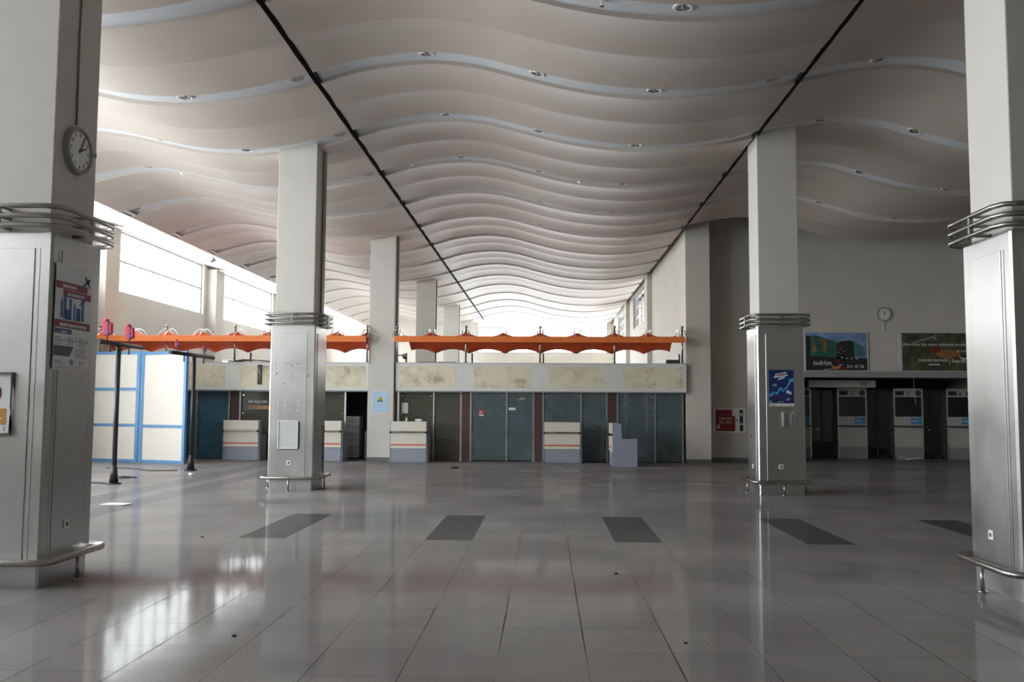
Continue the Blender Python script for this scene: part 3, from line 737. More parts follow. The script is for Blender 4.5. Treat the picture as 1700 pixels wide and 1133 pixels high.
# ------------------------------------------------------------------ right wall: fire cabinet and posters
t = thing('fire_hose_cabinet', 'white framed fire hose cabinet with red door on the wall beside the pier', 'cabinet', (5.98, WY, .93), 0)
MB().box(-.42, .62, -.03, 0, 0, .82, .005).build('frame', M['white'], t)
MB().box(-.36, .28, -.037, -.028, .06, .76).build('red_door', M['doorred'], t)
mb = MB(); mb.text('YANGIN', -.04, .43, .12, -.041, .002, 'CENTER'); mb.text('TEL: 2822', -.04, .31, .11, -.041, .002, 'CENTER'); mb.build('lettering', M['letter'], t)
mb = MB(); mb.poly([(-.33, .12), (-.21, .15), (-.22, .28), (-.3, .26)], -.041, -.036); mb.build('torn_sticker', M['lgrey'], t)
mb = MB(); mb.box(.19, .29, -.041, -.03, .55, .77); mb.build('white_corner_label', M['white'], t)
MB().box(.43, .54, -.036, -.028, .06, .76).build('glass_slot', M['ink'], t)
mb = MB(); mb.box(.45, .52, -.04, -.03, .55, .66); mb.box(.45, .52, -.04, -.03, .25, .33); mb.islands('slot_label', M['lgrey'], t)
mb = MB(); mb.ball((.35, -.04, .42), .025); mb.build('knob', M['ink'], t)
p = MB().box(-.16, .16, -.006, .003, 0, .62).build('faded_notice', M['tan'], None); p.location = (6.98, WY, 2.1)
tag(p, 'faded tan paper notice half hidden behind the column right of middle', 'notice')
p = MB().box(-.025, .025, -.05, 0, 0, 1.5).box(-.04, .04, -.03, 0, -.4, 0).build('wall_conduit', M['darkgrey'], None); p.location = (7.02, WY, 2.9)
tag(p, 'thin dark vertical conduit on the wall beside the column right of middle', 'conduit')

# lorry poster
t = thing('lorry_poster', 'blue poster of green lorries with the words bedirhan and a phone number', 'poster', (9.60, WY, 3.01), 0)
PW, PH = 1.0, 1.24
MB().box(-PW, PW, -.04, 0, 0, PH).build('sheet', M['sky'], t)
mb = MB(); mb.box(-PW - .02, -PW, -.05, 0, -.02, PH + .02); mb.box(PW, PW + .04, -.05, 0, -.02, PH + .02); mb.box(-PW, PW, -.05, 0, PH, PH + .02); mb.box(-PW, PW, -.05, 0, -.02, 0); mb.build('frame', M['lgrey'], t)
mb = MB(); mb.box(-PW, PW, -.043, -.039, 0, .40); mb.poly([(.0, .38), (.02, .82), (.12, .95), (.42, .99), (.56, .95), (.58, .38)], -.046, -.039); mb.poly([(-PW, .38), (-PW, 1.14), (-.84, 1.12), (-.8, .38)], -.044, -.039)
mb.poly([(-.8, .38), (-.8, .46), (.05, .42), (1.0, .40), (1.0, .3), (-.8, .3)], -.046, -.039); mb.build('lorry_cab', M['ink'], t)
mb = MB(); mb.poly([(-.84, .44), (-.84, 1.12), (-.68, 1.16), (.08, .92), (.02, .40)], -.0445, -.039); mb.build('lorry_trailer', M['green'], t)
mb = MB(); mb.poly([(.56, .46), (.56, .97), (.92, .75), (.94, .46)], -.0445, -.039); mb.build('second_trailer', M['tealgreen'], t); MB().poly([(-.84, .5), (-.84, 1.10), (-.72, 1.1), (-.74, .5)], -.0455, -.039).build('trailer_door', M['tealgreen'], t)
mb = MB(); mb.poly([(-.76, .60), (-.74, .92), (-.66, .80), (-.63, .62)], -.0465, -.039); mb.poly([(-.42, .58), (-.44, .95), (-.52, .98), (-.52, 1.04), (-.3, 1.02), (-.34, .6)], -.0465, -.039); mb.islands('trailer_emblem', M['dish'], t)
mb = MB()
for x, z in ((.1, .68), (.16, .72), (.24, .62), (.06, .58)): mb.box(x, x + .035, -.048, -.044, z, z + .02)
for x, z in ((.14, .4), (.3, .38), (.46, .37), (.62, .36)): mb.box(x, x + .07, -.048, -.044, z, z + .035)
mb.islands('headlamp', M['lgrey'], t)
mb = MB()
for i in range(3): mb.poly([(-.3 + .25*i, .0), (.1 + .2*i, .09), (.75, .12 + .05*i), (.1 + .2*i, .125)], -.047, -.039)
mb.islands('light_streak', M['crimson'], t)
mb = MB(); mb.poly([(.02, .10), (.2, .19), (.2, .205), (.0, .135)], -.049, -.039); mb.poly([(-.4, .01), (-.1, .05), (-.1, .06), (-.42, .03)], -.049, -.039); mb.islands('white_streak', M['paper'], t)
mb = MB(); mb.text('bedirhan', -.77, .17, .22, -.052, .003, shear=.2, width=.58); mb.build('company_lettering', M['letter'], t); mb = MB(); mb.text('311 43 56', .32, .08, .15, -.052, .003, width=.56); mb.build('phone_number', M['letter'], t)
def swoosh(mb, cx, cz, r0, r1, a0, a1, y):
    n = 14; o = []; i_ = []
    for k in range(n+1):
        a = a0 + (a1-a0)*k/n; w = math.sin(PI*k/n)
        o.append((cx + r0*math.cos(a), cz + r0*math.sin(a))); rr = r0 - (r0-r1)*w
        i_.append((cx + rr*math.cos(a)*0.98, cz + rr*math.sin(a)*0.98))
    mb.poly(o + i_[::-1][1:-1], y, y + .006)
mb = MB(); swoosh(mb, -.02, .19, .16, .06, PI*.95, PI*2.1, -.052); mb.build('swoosh_emblem', M['gold'], t)
mb = MB(); swoosh(mb, .0, .25, .10, .06, -PI*.3, PI*.9, -.053); mb.build('red_swirl', M['crimson'], t)
# food poster
t = thing('food_poster', 'dark food poster reading We make the most delicious products', 'poster', (12.98, WY, 3.01), 0)
FW = 1.25
MB().box(-FW, FW, -.04, 0, 0, PH).build('sheet', M['meal'], t)
mb = MB(); mb.box(-FW - .10, -FW - .0, -.05, 0, -.02, PH + .02); mb.box(-FW, FW, -.05, 0, PH, PH + .02); mb.box(-FW, FW, -.05, 0, -.02, 0); mb.box(FW, FW + .05, -.05, 0, -.02, PH + .02); mb.build('frame', M['lgrey'], t)
mb = MB(); mb.ball((.25, -.04, .55), .34, (1.15, .012, .42)); mb.build('dish', M['dish'], t)
mb = MB(); mb.ball((-.18, -.041, .70), .2, (1.1, .015, .5)); mb.ball((.55, -.042, .42), .14, (1.4, .015, .5)); mb.islands('tomato', M['tomato'], t)
mb = MB(); mb.ball((-.7, -.041, .72), .25, (1.4, .012, .6)); mb.ball((-.1, -.042, .25), .22, (1.5, .012, .4)); mb.islands('salad', M['salad'], t)
mb = MB(); mb.poly([(-.95, .92), (-.15, 1.16), (-.1, 1.13), (-.9, .88)], -.044, -.039); mb.poly([(-.2, 1.02), (-.13, 1.02), (-.12, 1.2), (-.2, 1.2)], -.044, -.039); mb.islands('cutlery', M['greyink'], t)
mb = MB(); mb.text('We make the most delicious products', -FW + .02, .82, .13, -.047, .003, width=2.22).build('slogan', M['letter'], t); MB().text('Be sure', .52, .62, .10, -.047, .003).build('second_slogan', M['letter'], t)
MB().text('FURKAN BAYRAK', -.72, .30, .12, -.047, .003, width=.95).build('name_lettering', M['letter'], t); MB().lines(-.4, .05, .18, .25, 1, rnd, -.047, .5).build('small_print', M['letter'], t)
MB().box(.28, .29, -.047, -.042, .2, .42).build('divider', M['letter'], t); MB().text('bayrak f', .36, .27, .17, -.047, .003).build('company_lettering', M['letter'], t)
mb = MB(); swoosh(mb, .75, .53, .16, .12, PI*1.05, PI*1.9, -.047); mb.build('swoosh_emblem', M['letter'], t)
p = MB().box(10.67, 11.58, WY - .014, WY - .002, 3.0, 4.26).build('blank_panel', M['wall'], None); tag(p, 'blank cream panel between the lorry poster and the food poster', 'panel')

# ------------------------------------------------------------------ numbered counters under the posters
BY = 31.9
def counter_booth(n, x, label, w=1.02):
    t = thing('service_booth', label, 'booth', (x, BY, 0), 0, 'numbered booths under the posters')
    h = w/2; H = 2.47
    mb = MB(); mb.box(-h, -h + .05, 0, 1.2, 0, H); mb.box(h - .05, h, 0, 1.2, 0, H); mb.box(-h, h, 0, 1.2, H - .04, H); mb.build('frame', M['alu'], t)
    MB().box(-h + .05, h - .05, .0, .06, 2.17, H - .04).build('header_panel', M['boothwhite'], t)
    if n:
        MB().text(n, .0, 2.21, .2, -.003, .003, 'CENTER').build('booth_number', M['ink'], t)
    MB().box(-h + .07, -h + .36, -.01, .02, 2.23, 2.37).build('display', M['ink'], t)
    mb = MB(); mb.cyl((h - .16, -.015, 2.3), (h - .16, .02, 2.3), .10, 24); mb.build('loudspeaker', M['darkgrey'], t)
    MB().box(-h + .05, h - .05, .02, .03, 1.48, 2.17).build('window_glass', M['dglass'], t)
    MB().box(-h + .05, h - .05, .0, .05, .42, 1.48).build('front_panel', M['boothwhite'], t)
    MB().box(-h - .02, h + .02, -.20, .0, 1.13, 1.17, .006).build('ledge', M['darkgrey'], t)
    p = MB().box(h - .42, h - .06, -.008, .0, 1.22, 1.44).build('blue_sticker', M['blue'], t)
    MB().lines(h - .38, h - .14, 1.30, 1.38, 2, rnd, -.011, .5).text('i', h - .1, 1.29, .1, -.010, .001, 'CENTER').build('lettering', M['letter'], p)
    MB().box(-h + .05, h - .05, .02, .06, 0, .42).build('kick_plate', M['grey'], t)
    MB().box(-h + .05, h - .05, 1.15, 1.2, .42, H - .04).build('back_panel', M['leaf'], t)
    return t
counter_booth('2', 10.76, 'service booth numbered 2, under the lorry poster')
counter_booth('3', 12.70, 'service booth numbered 3, middle of the numbered booths')
counter_booth('4', 14.48, 'service booth numbered 4, half hidden by the right edge column', .94)
counter_booth('1', 8.85, 'service booth mostly hidden behind the column right of middle', .98)
def dark_door(x0, x1, label, red=False):
    t = thing('dark_door', label, 'door', ((x0+x1)/2, BY + .3, 0), 0)
    h = (x1-x0)/2 - .004
    mb = MB(); mb.box(-h, -h + .06, 0, .05, 0, 2.45); mb.box(h - .06, h, 0, .05, 0, 2.45); mb.box(-h, h, 0, .05, 2.38, 2.45); mb.box(-.03, .03, 0, .05, 0, 2.38); mb.box(-h, h, 0, .05, 0, .12); mb.build('frame', M['ink'], t)
    mb = MB(); mb.box(-h + .06, h - .06, .02, .03, .12, 2.38); mb.build('door_glass', M['dglass'], t)
    if red: MB().cyl((-h + .12, -.04, .85), (-h + .12, -.04, 1.1), .02, 10).box(-h + .11, -h + .13, -.04, 0, .9, .92).box(-h + .11, -h + .13, -.04, 0, 1.03, 1.05).build('handle', M['red'], t)
    else: MB().cyl((-h + .3, -.03, 1.02), (-h + .3, 0, 1.02), .03, 12).build('handle', M['chrome'], t)
dark_door(9.34, 10.25, 'dark glazed door left of the booth numbered 2')
dark_door(11.27, 12.19, 'dark glazed door between the booths numbered 2 and 3', True)
dark_door(13.21, 14.01, 'dark glazed door right of the booth numbered 3')
p = MB().box(9.0, 11.25, 30.95, 31.2, 2.47, 2.72, .01).build('light_box', M['boothwhite'], None); tag(p, 'long pale box hung under the ledge above the booth numbered 2', 'box')
MB().box(10.72, 10.98, 30.945, 30.95, 2.52, 2.67).build('cover_plate', M['grey'], p)
mb = MB().tube([(12.3, 30.4, 2.79), (12.31, 30.4, 2.2), (12.36, 30.4, 1.9)], .008, 6); p = mb.build('hanging_cable', M['lgrey'], None); tag(p, 'thin pale cable hanging down in front of the booth numbered 3', 'cable')
mb = MB(); 
for i in range(9):
    x = 12.1 + rnd.uniform(0, .7); y = 31.35 + rnd.uniform(-.12, .2); a = rnd.uniform(0, PI); w, l = .08, rnd.uniform(.1, .22)
    c, s_ = math.cos(a), math.sin(a)
    mb.hprism([(x + l*c - w*s_, y + l*s_ + w*c), (x - l*c - w*s_, y - l*s_ + w*c), (x - l*c + w*s_, y - l*s_ - w*c), (x + l*c + w*s_, y + l*s_ - w*c)], .0 + .012*i, .01 + .012*i)
p = mb.build('paper_scraps', M['paper'], None); p['kind'] = 'stuff'; tag(p, 'loose pale paper scraps on the floor before the booth numbered 3', 'paper')

# ------------------------------------------------------------------ ticket offices
GY = 28.9; FY = 28.6; RZ = 3.13; GZ = 2.24
KD = 3.0
def office(label, x0, x1, mull, glass, wallm, post=None, fronts=(True, True), loc_y=GY):
    """one glazed bay: wide panel, narrow panel, mullions, brown post to its right, side wall, back wall and roof"""
    t = thing('ticket_office', label, 'ticket office', ((x0 + x1)/2, loc_y, 0), 0, 'glazed ticket offices')
    c = (x0 + x1)/2; a, b, m = x0 - c, x1 - c, mull - c
    mb = MB()
    if fronts[0]: mb.box(a + .025, m - .025, -.006, .006, .03, GZ - .03)
    if fronts[0]: mb.build('glass_panel', glass, t)
    if fronts[1]: MB().box(m + .025, b - .025, -.006, .006, .03, GZ - .03).build('glass_door', glass, t)
    for x in (a, m, b):
        MB().box(x - .025, x + .025, -.03, .03, 0, GZ).build('mullion', M['alu'], t)
    mb = MB(); mb.box(a + .025, m - .025, -.025, .025, GZ - .04, GZ); mb.box(m + .025, b - .025, -.025, .025, GZ - .04, GZ); mb.islands('head_rail', M['alu'], t)
    mb = MB()
    for x in (a + .1, m - .1):
        for z in (GZ - .16, GZ - .75): mb.cyl((x, -.02, z), (x, .02, z), .022, 12)
    if fronts[0]: mb.islands('glass_fixing', M['chrome'], t)
    MB().box(a, b, KD, KD + .06, 0, RZ - .1).build('back_wall', wallm, t)
    mb = MB(); mb.box(a, a + .05, .06, KD, 0, RZ - .1); mb.build('side_wall', wallm, t); mb = MB(); mb.box(b - .05, b, .06, KD, 0, RZ - .1); mb.build('side_wall', wallm, t)
    if post: MB().box(post[0] - c, post[1] - c, -.025, .06, 0, GZ + .06, .004).build('brown_post', M['brown'], t)
    MB().box(a, b, .03, KD + .06, RZ - .1, RZ - .03).build('roof', M['soffit'], t)
    return t
office('ticket office with tan walls and a paper on its glass, right of the notice column', -4.72, -2.71, -3.59, M['bglass'], M['tan'], (-2.685, -2.415))
office('teal glazed ticket office with a small red sticker, under the middle of the right awning', -2.39, -.37, -1.23, M['tglass'], M['teal'], (-.345, -.085))
office('teal glazed ticket office behind the built-in cream counter', -.06, 1.98, 1.16, M['tglass'], M['teal'], (2.005, 2.295))
office('teal glazed ticket office beside the wall pier, behind the sideways counter', 2.32, 4.40, 3.52, M['tglass'], M['teal'])
office('open dark ticket office with a grey cabinet, left of the notice column', -7.90, -5.72, -6.47, M['bglass'], M['dark'], None, (True, False))
office('ticket office with Bilet Satış Ofisi lettering, beside the steel column left of middle', -9.92, -7.96, -8.80, M['bglass'], M['dark'], (-10.22, -9.95))
office('blue glazed ticket office just right of the blue framed partition', -12.4, -10.28, -11.35, M['blueglass'], M['tealblue'])
office('blue glazed ticket office hidden behind the blue framed partition', -14.6, -12.45, -13.5, M['blueglass'], M['tealblue'])
# lettering and stickers on the glass
p = MB().text('Bilet Satış Ofisi', -9.66, 1.83, .125, GY - .012, .002, width=.62).build('glass_lettering', M['letter'], None); tag(p, 'white Bilet Satış Ofisi lettering on the dark office glass', 'lettering')
p = MB().box(-9.66, -8.9, GY - .012, GY - .008, 1.62, 1.74).build('glass_stripe', M['dish'], None); tag(p, 'faded orange strip under the Bilet Satış Ofisi lettering', 'strip')
p = MB().box(-4.63, -4.43, GY - .014, GY - .008, 1.52, 1.86).build('paper_notice', M['paper'], None); tag(p, 'small white paper on the glass above the counter with a bottle', 'notice')
p = MB().box(-2.13, -1.96, GY - .014, GY - .008, 1.44, 1.64).build('warning_sticker', M['red'], None); tag(p, 'small red and white warning sticker on teal glass', 'sticker')
MB().box(-2.12, -1.97, GY - .016, GY - .014, 1.45, 1.49).lines(-2.11, -1.98, 1.52, 1.62, 3, rnd, GY - .017, .5).build('sticker_print', M['letter'], p)
p = MB().box(-1.17, -.93, GY - .014, GY - .008, 1.64, 1.72).build('door_label', M['paper'], None); tag(p, 'thin white label with a red end on the teal glass door', 'label')
MB().box(-.96, -.93, GY - .016, GY - .014, 1.65, 1.71).build('red_end', M['red'], p)
mb = MB(); mb.poly([(-.9, 1.98), (-.84, 1.97), (-.80, 1.95), (-.75, 1.99), (-.70, 1.95), (-.64, 2.0), (-.67, 2.06), (-.72, 2.03), (-.77, 2.05), (-.82, 2.0), (-.9, 2.0)], GY - .012, GY - .008)
p = mb.build('gold_sticker', M['dullgold'], None); tag(p, 'torn amber sticker high on the teal glass door', 'sticker')
# interiors
t = thing('desk', 'dark desk inside the tan walled office behind its glass', 'desk', (-3.65, 30.2, 0))
MB().box(-.85, .75, -.35, .35, 1.02, 1.07).build('top', M['darkgrey'], t)
for sx in (-.82, .72): MB().box(sx - .02, sx + .02, -.33, .33, 0, 1.02).build('side_panel', M['lgrey'], t)
MB().box(-.80, .70, .25, .28, .5, 1.02).build('back_panel', M['grey'], t); MB().box(-.8, .7, -.3, .3, .62, .65).build('shelf', M['darkgrey'], t)
p = MB().box(-3.02, -2.82, 29.2, 29.6, 0, .45, .01).build('storage_box', M['brown'], None); tag(p, 'low red brown box on the floor of the tan walled office', 'box')
t = thing('filing_cabinet', 'grey filing cabinet standing inside the dark open office', 'cabinet', (-6.32, 29.75, 0))
MB().box(-.27, .2, -.3, .3, .06, 1.4, .01).build('body', M['lgrey'], t)
for i in range(3):
    d = MB().box(-.25, .18, -.315, -.3, .10 + .43*i, .50 + .43*i).build('drawer', M['grey'], t); MB().box(-.08, .02, -.335, -.315, .38 + .43*i, .40 + .43*i).build('handle', M['chrome'], d)
MB().box(-.25, .18, -.28, .28, 0, .06).build('plinth', M['ink'], t)
p = MB().box(-5.95, -5.8, 29.5, 30.0, 0, .92, .01).build('waste_bin', M['grey'], None); tag(p, 'narrow grey bin by the inner wall of the dark open office', 'bin')
t = thing('stool', 'dark stool seen through the blue glass near the partition', 'stool', (-10.8, 29.7, 0))
MB().cyl((0, 0, .48), (0, 0, .53), .2, 20).build('seat', M['ink'], t)
for a in range(4): MB().cyl((.17*math.cos(a*PI/2+.4), .17*math.sin(a*PI/2+.4), 0), (.08*math.cos(a*PI/2+.4), .08*math.sin(a*PI/2+.4), .48), .014, 8).build('leg', M['grey'], t)

def fascia(label, x0, x1, panels):
    t = thing('fascia', label, 'fascia', ((x0+x1)/2, FY, 0)); c = (x0+x1)/2
    MB().box(x0 - c, x1 - c, 0, .25, GZ, RZ, .006).build('board', M['fascia'], t)
    MB().box(x0 - c, x1 - c, -.012, .26, RZ, RZ + .02).build('capping', M['lgrey'], t)
    MB().box(x0 - c, x1 - c, .02, .25, GZ - .03, GZ).build('soffit_strip', M['grey'], t)
    for a, b in panels: MB().box(a - c, b - c, -.006, .0, GZ + .11, RZ - .10).build('stained_panel', M['stain'], t)
    return t
fr = fascia('white fascia with four mould stained panels over the offices right of the notice column', -4.80, 4.48, [(-4.65, -2.86), (-2.27, -.47), (.12, 1.85), (2.47, 4.36)])
fl = fascia('white fascia with stained panels over the offices left of the notice column', -14.9, -5.68, [(-7.6, -5.78), (-9.85, -8.2), (-11.95, -10.35), (-14.2, -12.6)])
mb = MB(); mb.box(-9.28, -9.13, FY - .02, FY - .007, 2.42, 3.06); p = mb.build('open_cable_box', M['ink'], None); tag(p, 'dark open cable box in the left fascia beside the steel column', 'cable box')
mb = MB().tube([(-9.2, FY - .02, 3.0), (-9.23, FY - .06, 2.85), (-9.17, FY - .07, 2.7), (-9.22, FY - .05, 2.55)], .012, 6); mb.tube([(-9.24, FY - .02, 2.95), (-9.18, FY - .05, 2.8), (-9.2, FY - .05, 2.6)], .01, 6); mb.islands('loose_wire', M['lgrey'], p)

# ------------------------------------------------------------------ awnings
def awning(label, ribs, x0, x1, fx0, fx1, posts):
    t = thing('awning', label, 'awning', ((x0+x1)/2, 28.7, RZ + .02)); c = (x0+x1)/2; oy, oz = 28.7, RZ + .02
    YA, YM, YE = 28.05, 28.75, 29.75
    MB().box(x0 - c, x1 - c, YA - .03 - oy, YA + .0 - oy, 3.77 - oz, 3.96 - oz, .004).build('valance', M['orangebar'], t)
    def hump(x):
        d = min(abs(x - r) for r in ribs)
        nb = sorted(abs(x - r) for r in ribs)[:2]; half = max(.4, (nb[0] + nb[1])/2)
        q = min(1, d/half); return (1 - q)**1.9, q
    mb = MB(); nx = int((fx1 - fx0)/.055); nv = 12; g = []
    for i in range(nx + 1):
        x = fx0 + (fx1-fx0)*i/nx; h, q = hump(x); row = []
        pm = 4.06 + .42*h; pe = 3.60 + .12*math.sin(q*PI/2) - .06
        if q < .999: pe = 3.51 + .15*(1 - (1-q)**2)
        for j in range(nv + 1):
            v = j/nv
            y = (1-v)**2*YA + 2*v*(1-v)*YM + v*v*YE; z = (1-v)**2*3.93 + 2*v*(1-v)*pm + v*v*pe
            row.append(mb.bm.verts.new((x - c, y - oy, z - oz)))
        g.append(row)
    for A, B in zip(g, g[1:]):
        for j in range(nv):
            f = mb.bm.faces.new((A[j], B[j], B[j+1], A[j+1])); f.smooth = True
    ob = mb.build('fabric', M['orange'], t)
    md = ob.modifiers.new('thickness', 'SOLIDIFY'); md.thickness = .006
    for r in ribs:
        for dx in (-.10, .10):
            mb = MB(); pts = []
            for j in range(15):
                v = .80*j/14; y = (1-v)**2*(YA - .02) + 2*v*(1-v)*(YM + .02) + v*v*(YE + .02)
                z = (1-v)**2*3.93 + 2*v*(1-v)*4.66 + v*v*3.50; pts.append((r + dx*(1 - .3*v) - c, y - oy, z - oz))
            mb.tube(pts, .016, 8).build('rib', M['chrome'], t)
    for r in posts:
        b = MB(); b.cyl((r - c, 28.45 - oy, 0), (r - c, 28.45 - oy, 4.24 - oz), .028, 14); b.cyl((r - c, 28.45 - oy, 4.17 - oz), (r - c, 28.45 - oy, 4.20 - oz), .045, 14)
        b.cyl((r - c, 28.45 - oy, 0), (r - c, 28.45 - oy, .02), .06, 14)
        pb = b.build('post', M['tube'], t); MB().ball((r - c, 28.45 - oy, 4.29 - oz), .05).build('ball_finial', M['tube'], pb)
        MB().box(r - .025 - c + .1, r + .025 - c + .1, YE - .03 - oy, YE + .03 - oy, 0, 3.52 - oz).build('back_post', M['darkgrey'], t)
    return t
awning('orange scalloped awning on chrome posts right of the notice column', [-4.72, -3.65, -2.53, -1.34, -.16, 1.02, 2.2, 3.26, 4.30], -4.76, 4.36, -4.48, 4.12, [-4.74, -2.53, -.16, 2.2, 4.33])
awning('orange scalloped awning on chrome posts left of the notice column, towards the partition', [-14.4, -13.3, -12.24, -11.1, -10.0, -8.9, -7.81, -6.7, -5.70], -14.7, -5.66, -14.6, -5.72, [-14.4, -12.24, -10.0, -7.81, -5.70])
# things lying on the office roofs
mb = MB(); mb.box(-4.3, -3.0, 30.1, 30.25, RZ - .03, RZ + .12, .01); mb.box(-4.2, -3.05, 30.08, 30.1, RZ, RZ + .08); p = mb.build('cable_tray', M['grey'], None); tag(p, 'grey cable tray lying on the office roof behind the right awning', 'tray')
mb = MB()
for i in range(5): mb.tube([(-10.4 + .25*j + .05*i, 29.0 + .1*i + .1*math.sin(j*2 + i), RZ + .05 + .06*math.sin(j*PI/5)) for j in range(6)], .014, 6)
p = mb.build('loose_cables', M['channel'], None); tag(p, 'tangle of cables on the office roof under the left awning', 'cables')
mb = MB(); mb.hprism([(3.5, 28.95), (4.25, 28.95), (4.3, 29.3), (3.5, 29.2)], RZ - .03, RZ + .02); mb.xprism([(28.95, RZ), (29.3, RZ), (29.25, RZ + .12), (29.0, RZ + .16)], 3.9, 4.3); p = mb.build('folded_sheet', M['darkgrey'], None); tag(p, 'dark folded sheet on the office roof beside the wall pier', 'sheet')
t = thing('security_camera', 'small dark dome camera hanging behind the right awning near the notice column', 'camera', (-4.62, 29.3, 3.36))
MB().ball((0, 0, 0), .075, (1, 1, .9)).build('dome', M['ink'], t); MB().cyl((0, 0, .0), (0, 0, .10), .085, 16).build('housing', M['white'], t); MB().box(-.22, 0, -.02, .02, .04, .08).build('arm', M['white'], t)

# ------------------------------------------------------------------ counters
def make_counter(label, loc, rz=0, knobs=True):
    t = thing('service_counter', label, 'counter', loc, rz, None)
    h = .575
    MB().xprism([(.03, 0), (.72, 0), (.72, .81), (.28, .81), (.26, 1.27), (.03, 1.27)], -h + .03, h - .03).build('body', M['cgrey'], t)
    mb = MB()
    for s_ in (-1, 1): MB().xprism([(.02, 0), (.74, 0), (.74, .82), (.29, .82), (.27, 1.24), (.24, 1.28), (.02, 1.28)], s_*h - .015, s_*h + .015).build('side_panel', M['cgrey'], t)
    MB().box(-h + .02, h - .02, -.02, .03, .97, 1.275, .008).build('upper_panel', M['cream'], t)
    MB().box(-h + .02, h - .02, -.02, .03, .44, .925, .008).build('lower_panel', M['cream'], t)
    MB().box(-h + .02, h - .02, -.0225, -.015, .535, .575).build('orange_stripe', M['stripe'], t)
    MB().box(-h + .03, h - .03, .0, .03, .02, .44).build('base_panel', M['cgrey'], t)
    r = MB().box(-h - .01, h + .01, -.10, .02, .935, .958, .004).build('bag_ledge', M['tube'], t)
    mb = MB(); mb.box(h - .06, h + .01, -.11, -.02, .91, .97, .01); mb.box(-h - .01, -h + .04, -.11, -.02, .91, .97, .01); mb.islands('ledge_end', M['ink'], r)
    return t
ctr = make_counter('cream and grey counter with orange stripe under the Bilet Satış Ofisi lettering', (-9.60, 28.1, 0))
for lab, loc, rz in [('cream and grey counter partly hidden behind the steel column left of middle', (-6.95, 28.05, 0), 0),
                     ('cream and grey counter with bottle and crumpled paper on top', (-4.22, 27.74, 0), 0),
                     ('cream and grey counter set between mullions of a teal office', (.54, 28.05, 0), 0),
                     ('blue grey counter turned sideways showing its stepped side, before the teal offices', (1.98, 27.25, 0), -PI/2)]:
    c2 = copy_tree(ctr); c2.location = loc; c2.rotation_euler = (0, 0, rz); c2['label'] = lab
t = thing('bottle', 'small white bottle standing on the counter next to the notice column', 'bottle', (-4.31, 27.87, 1.28))
MB().lathe([(0, 0), (.028, 0), (.03, .01), (.03, .07), (.014, .10), (.012, .115)], seg=16).build('body', M['white'], t); MB().cyl((0, 0, .112), (0, 0, .135), .014, 12).build('cap', M['white'], t)
mb = MB(); bmesh.ops.create_icosphere(mb.bm, subdivisions=3, radius=.1)
rn = random.Random(5)
for v in mb.bm.verts: v.co *= rn.uniform(.75, 1.1); v.co.z = max(-.03, v.co.z*.5); v.co.x *= 1.25
p = mb.build('crumpled_paper', M['paper'], None); p.location = (-3.92, 27.87, 1.31); tag(p, 'crumpled white paper on the counter beside the small bottle', 'paper')

# notice on the plain column
t = thing('blue_notice', 'pale blue paper notice with a yellow and green emblem on the plain column', 'notice', (CX_L - .02, 28.93 - SH - .001, 1.53))
MB().box(-.26, .26, -.006, 0, 0, .70).build('sheet', M['bluepaper'], t)
MB().box(-.075, .075, -.008, -.005, .36, .48, .001).ball((0, -.006, .46), .07, (1, .05, .7)).build('emblem', M['yellow'], t)
MB().poly([(-.08, .35), (.08, .35), (.09, .40), (-.09, .40)], -.0115, -.005).poly([(-.02, .41), (.03, .43), (.02, .50), (-.01, .46)], -.0115, -.005).build('emblem_green', M['olive'], t)  # green part of the printed emblem
MB().lines(-.2, .2, .56, .64, 3, rnd, -.008, .25).build('heading_print', M['lgrey'], t); MB().lines(-.2, .2, .26, .31, 2, rnd, -.008, .3).build('small_print', M['lgrey'], t)
MB().box(-.26, -.24, -.007, -.004, 0, .7).box(.24, .26, -.007, -.004, 0, .7).box(-.24, .24, -.007, -.004, 0, .02).box(-.24, .24, -.007, -.004, .68, .7).build('pale_border', M['paper'], t)

# ------------------------------------------------------------------ blue framed partition
def partition(label, p0, p1, H, verts, horis):
    """framed board from floor point p0 to p1; verts (u, z0, z1, w), horis (z, u0, u1) in metres along it"""
    p0, p1 = Vector((*p0, 0)), Vector((*p1, 0)); d = p1 - p0; Lm = d.length
    t = thing('partition_panel', label, 'partition', p0, math.atan2(d.y, d.x))
    MB().box(.02, Lm - .02, .0, .05, .02, H - .02).build('board', M['panel'], t)
    for u, z0, z1, w in verts: MB().box(u - w/2, u + w/2, -.02, .07, z0, z1, .004).build('upright', M['blueframe'], t)
    for z, u0, u1 in horis: MB().box(u0, u1, -.016, .066, z - .045, z + .045, .004).build('rail', M['blueframe'], t)
    return t
A, B, C = (-14.75, 27.45), (-12.36, 26.93), (-10.68, 26.33)
L1 = (Vector(A) - Vector(B)).length; L2 = (Vector(C) - Vector(B)).length
partition('left blue framed partition of six off-white boards, nearer the left wall', A, B, 3.38, [(.04, 0, 3.38, .08), (L1 - .06, 0, 3.38, .12), (L1 - .85, 1.07, 3.3, .09)], [(.045, .08, L1 - .12), (1.12, .08, L1 - .12), (2.22, .08, L1 - .12), (3.335, .08, L1 - .12)])
partition('right blue framed partition of two off-white boards, beside the black post', B, C, 3.36, [(.09, 0, 3.36, .14), (L2 - .05, 0, 3.36, .10)], [(.045, .16, L2 - .1), (1.10, .16, L2 - .1), (3.31, .16, L2 - .1)])

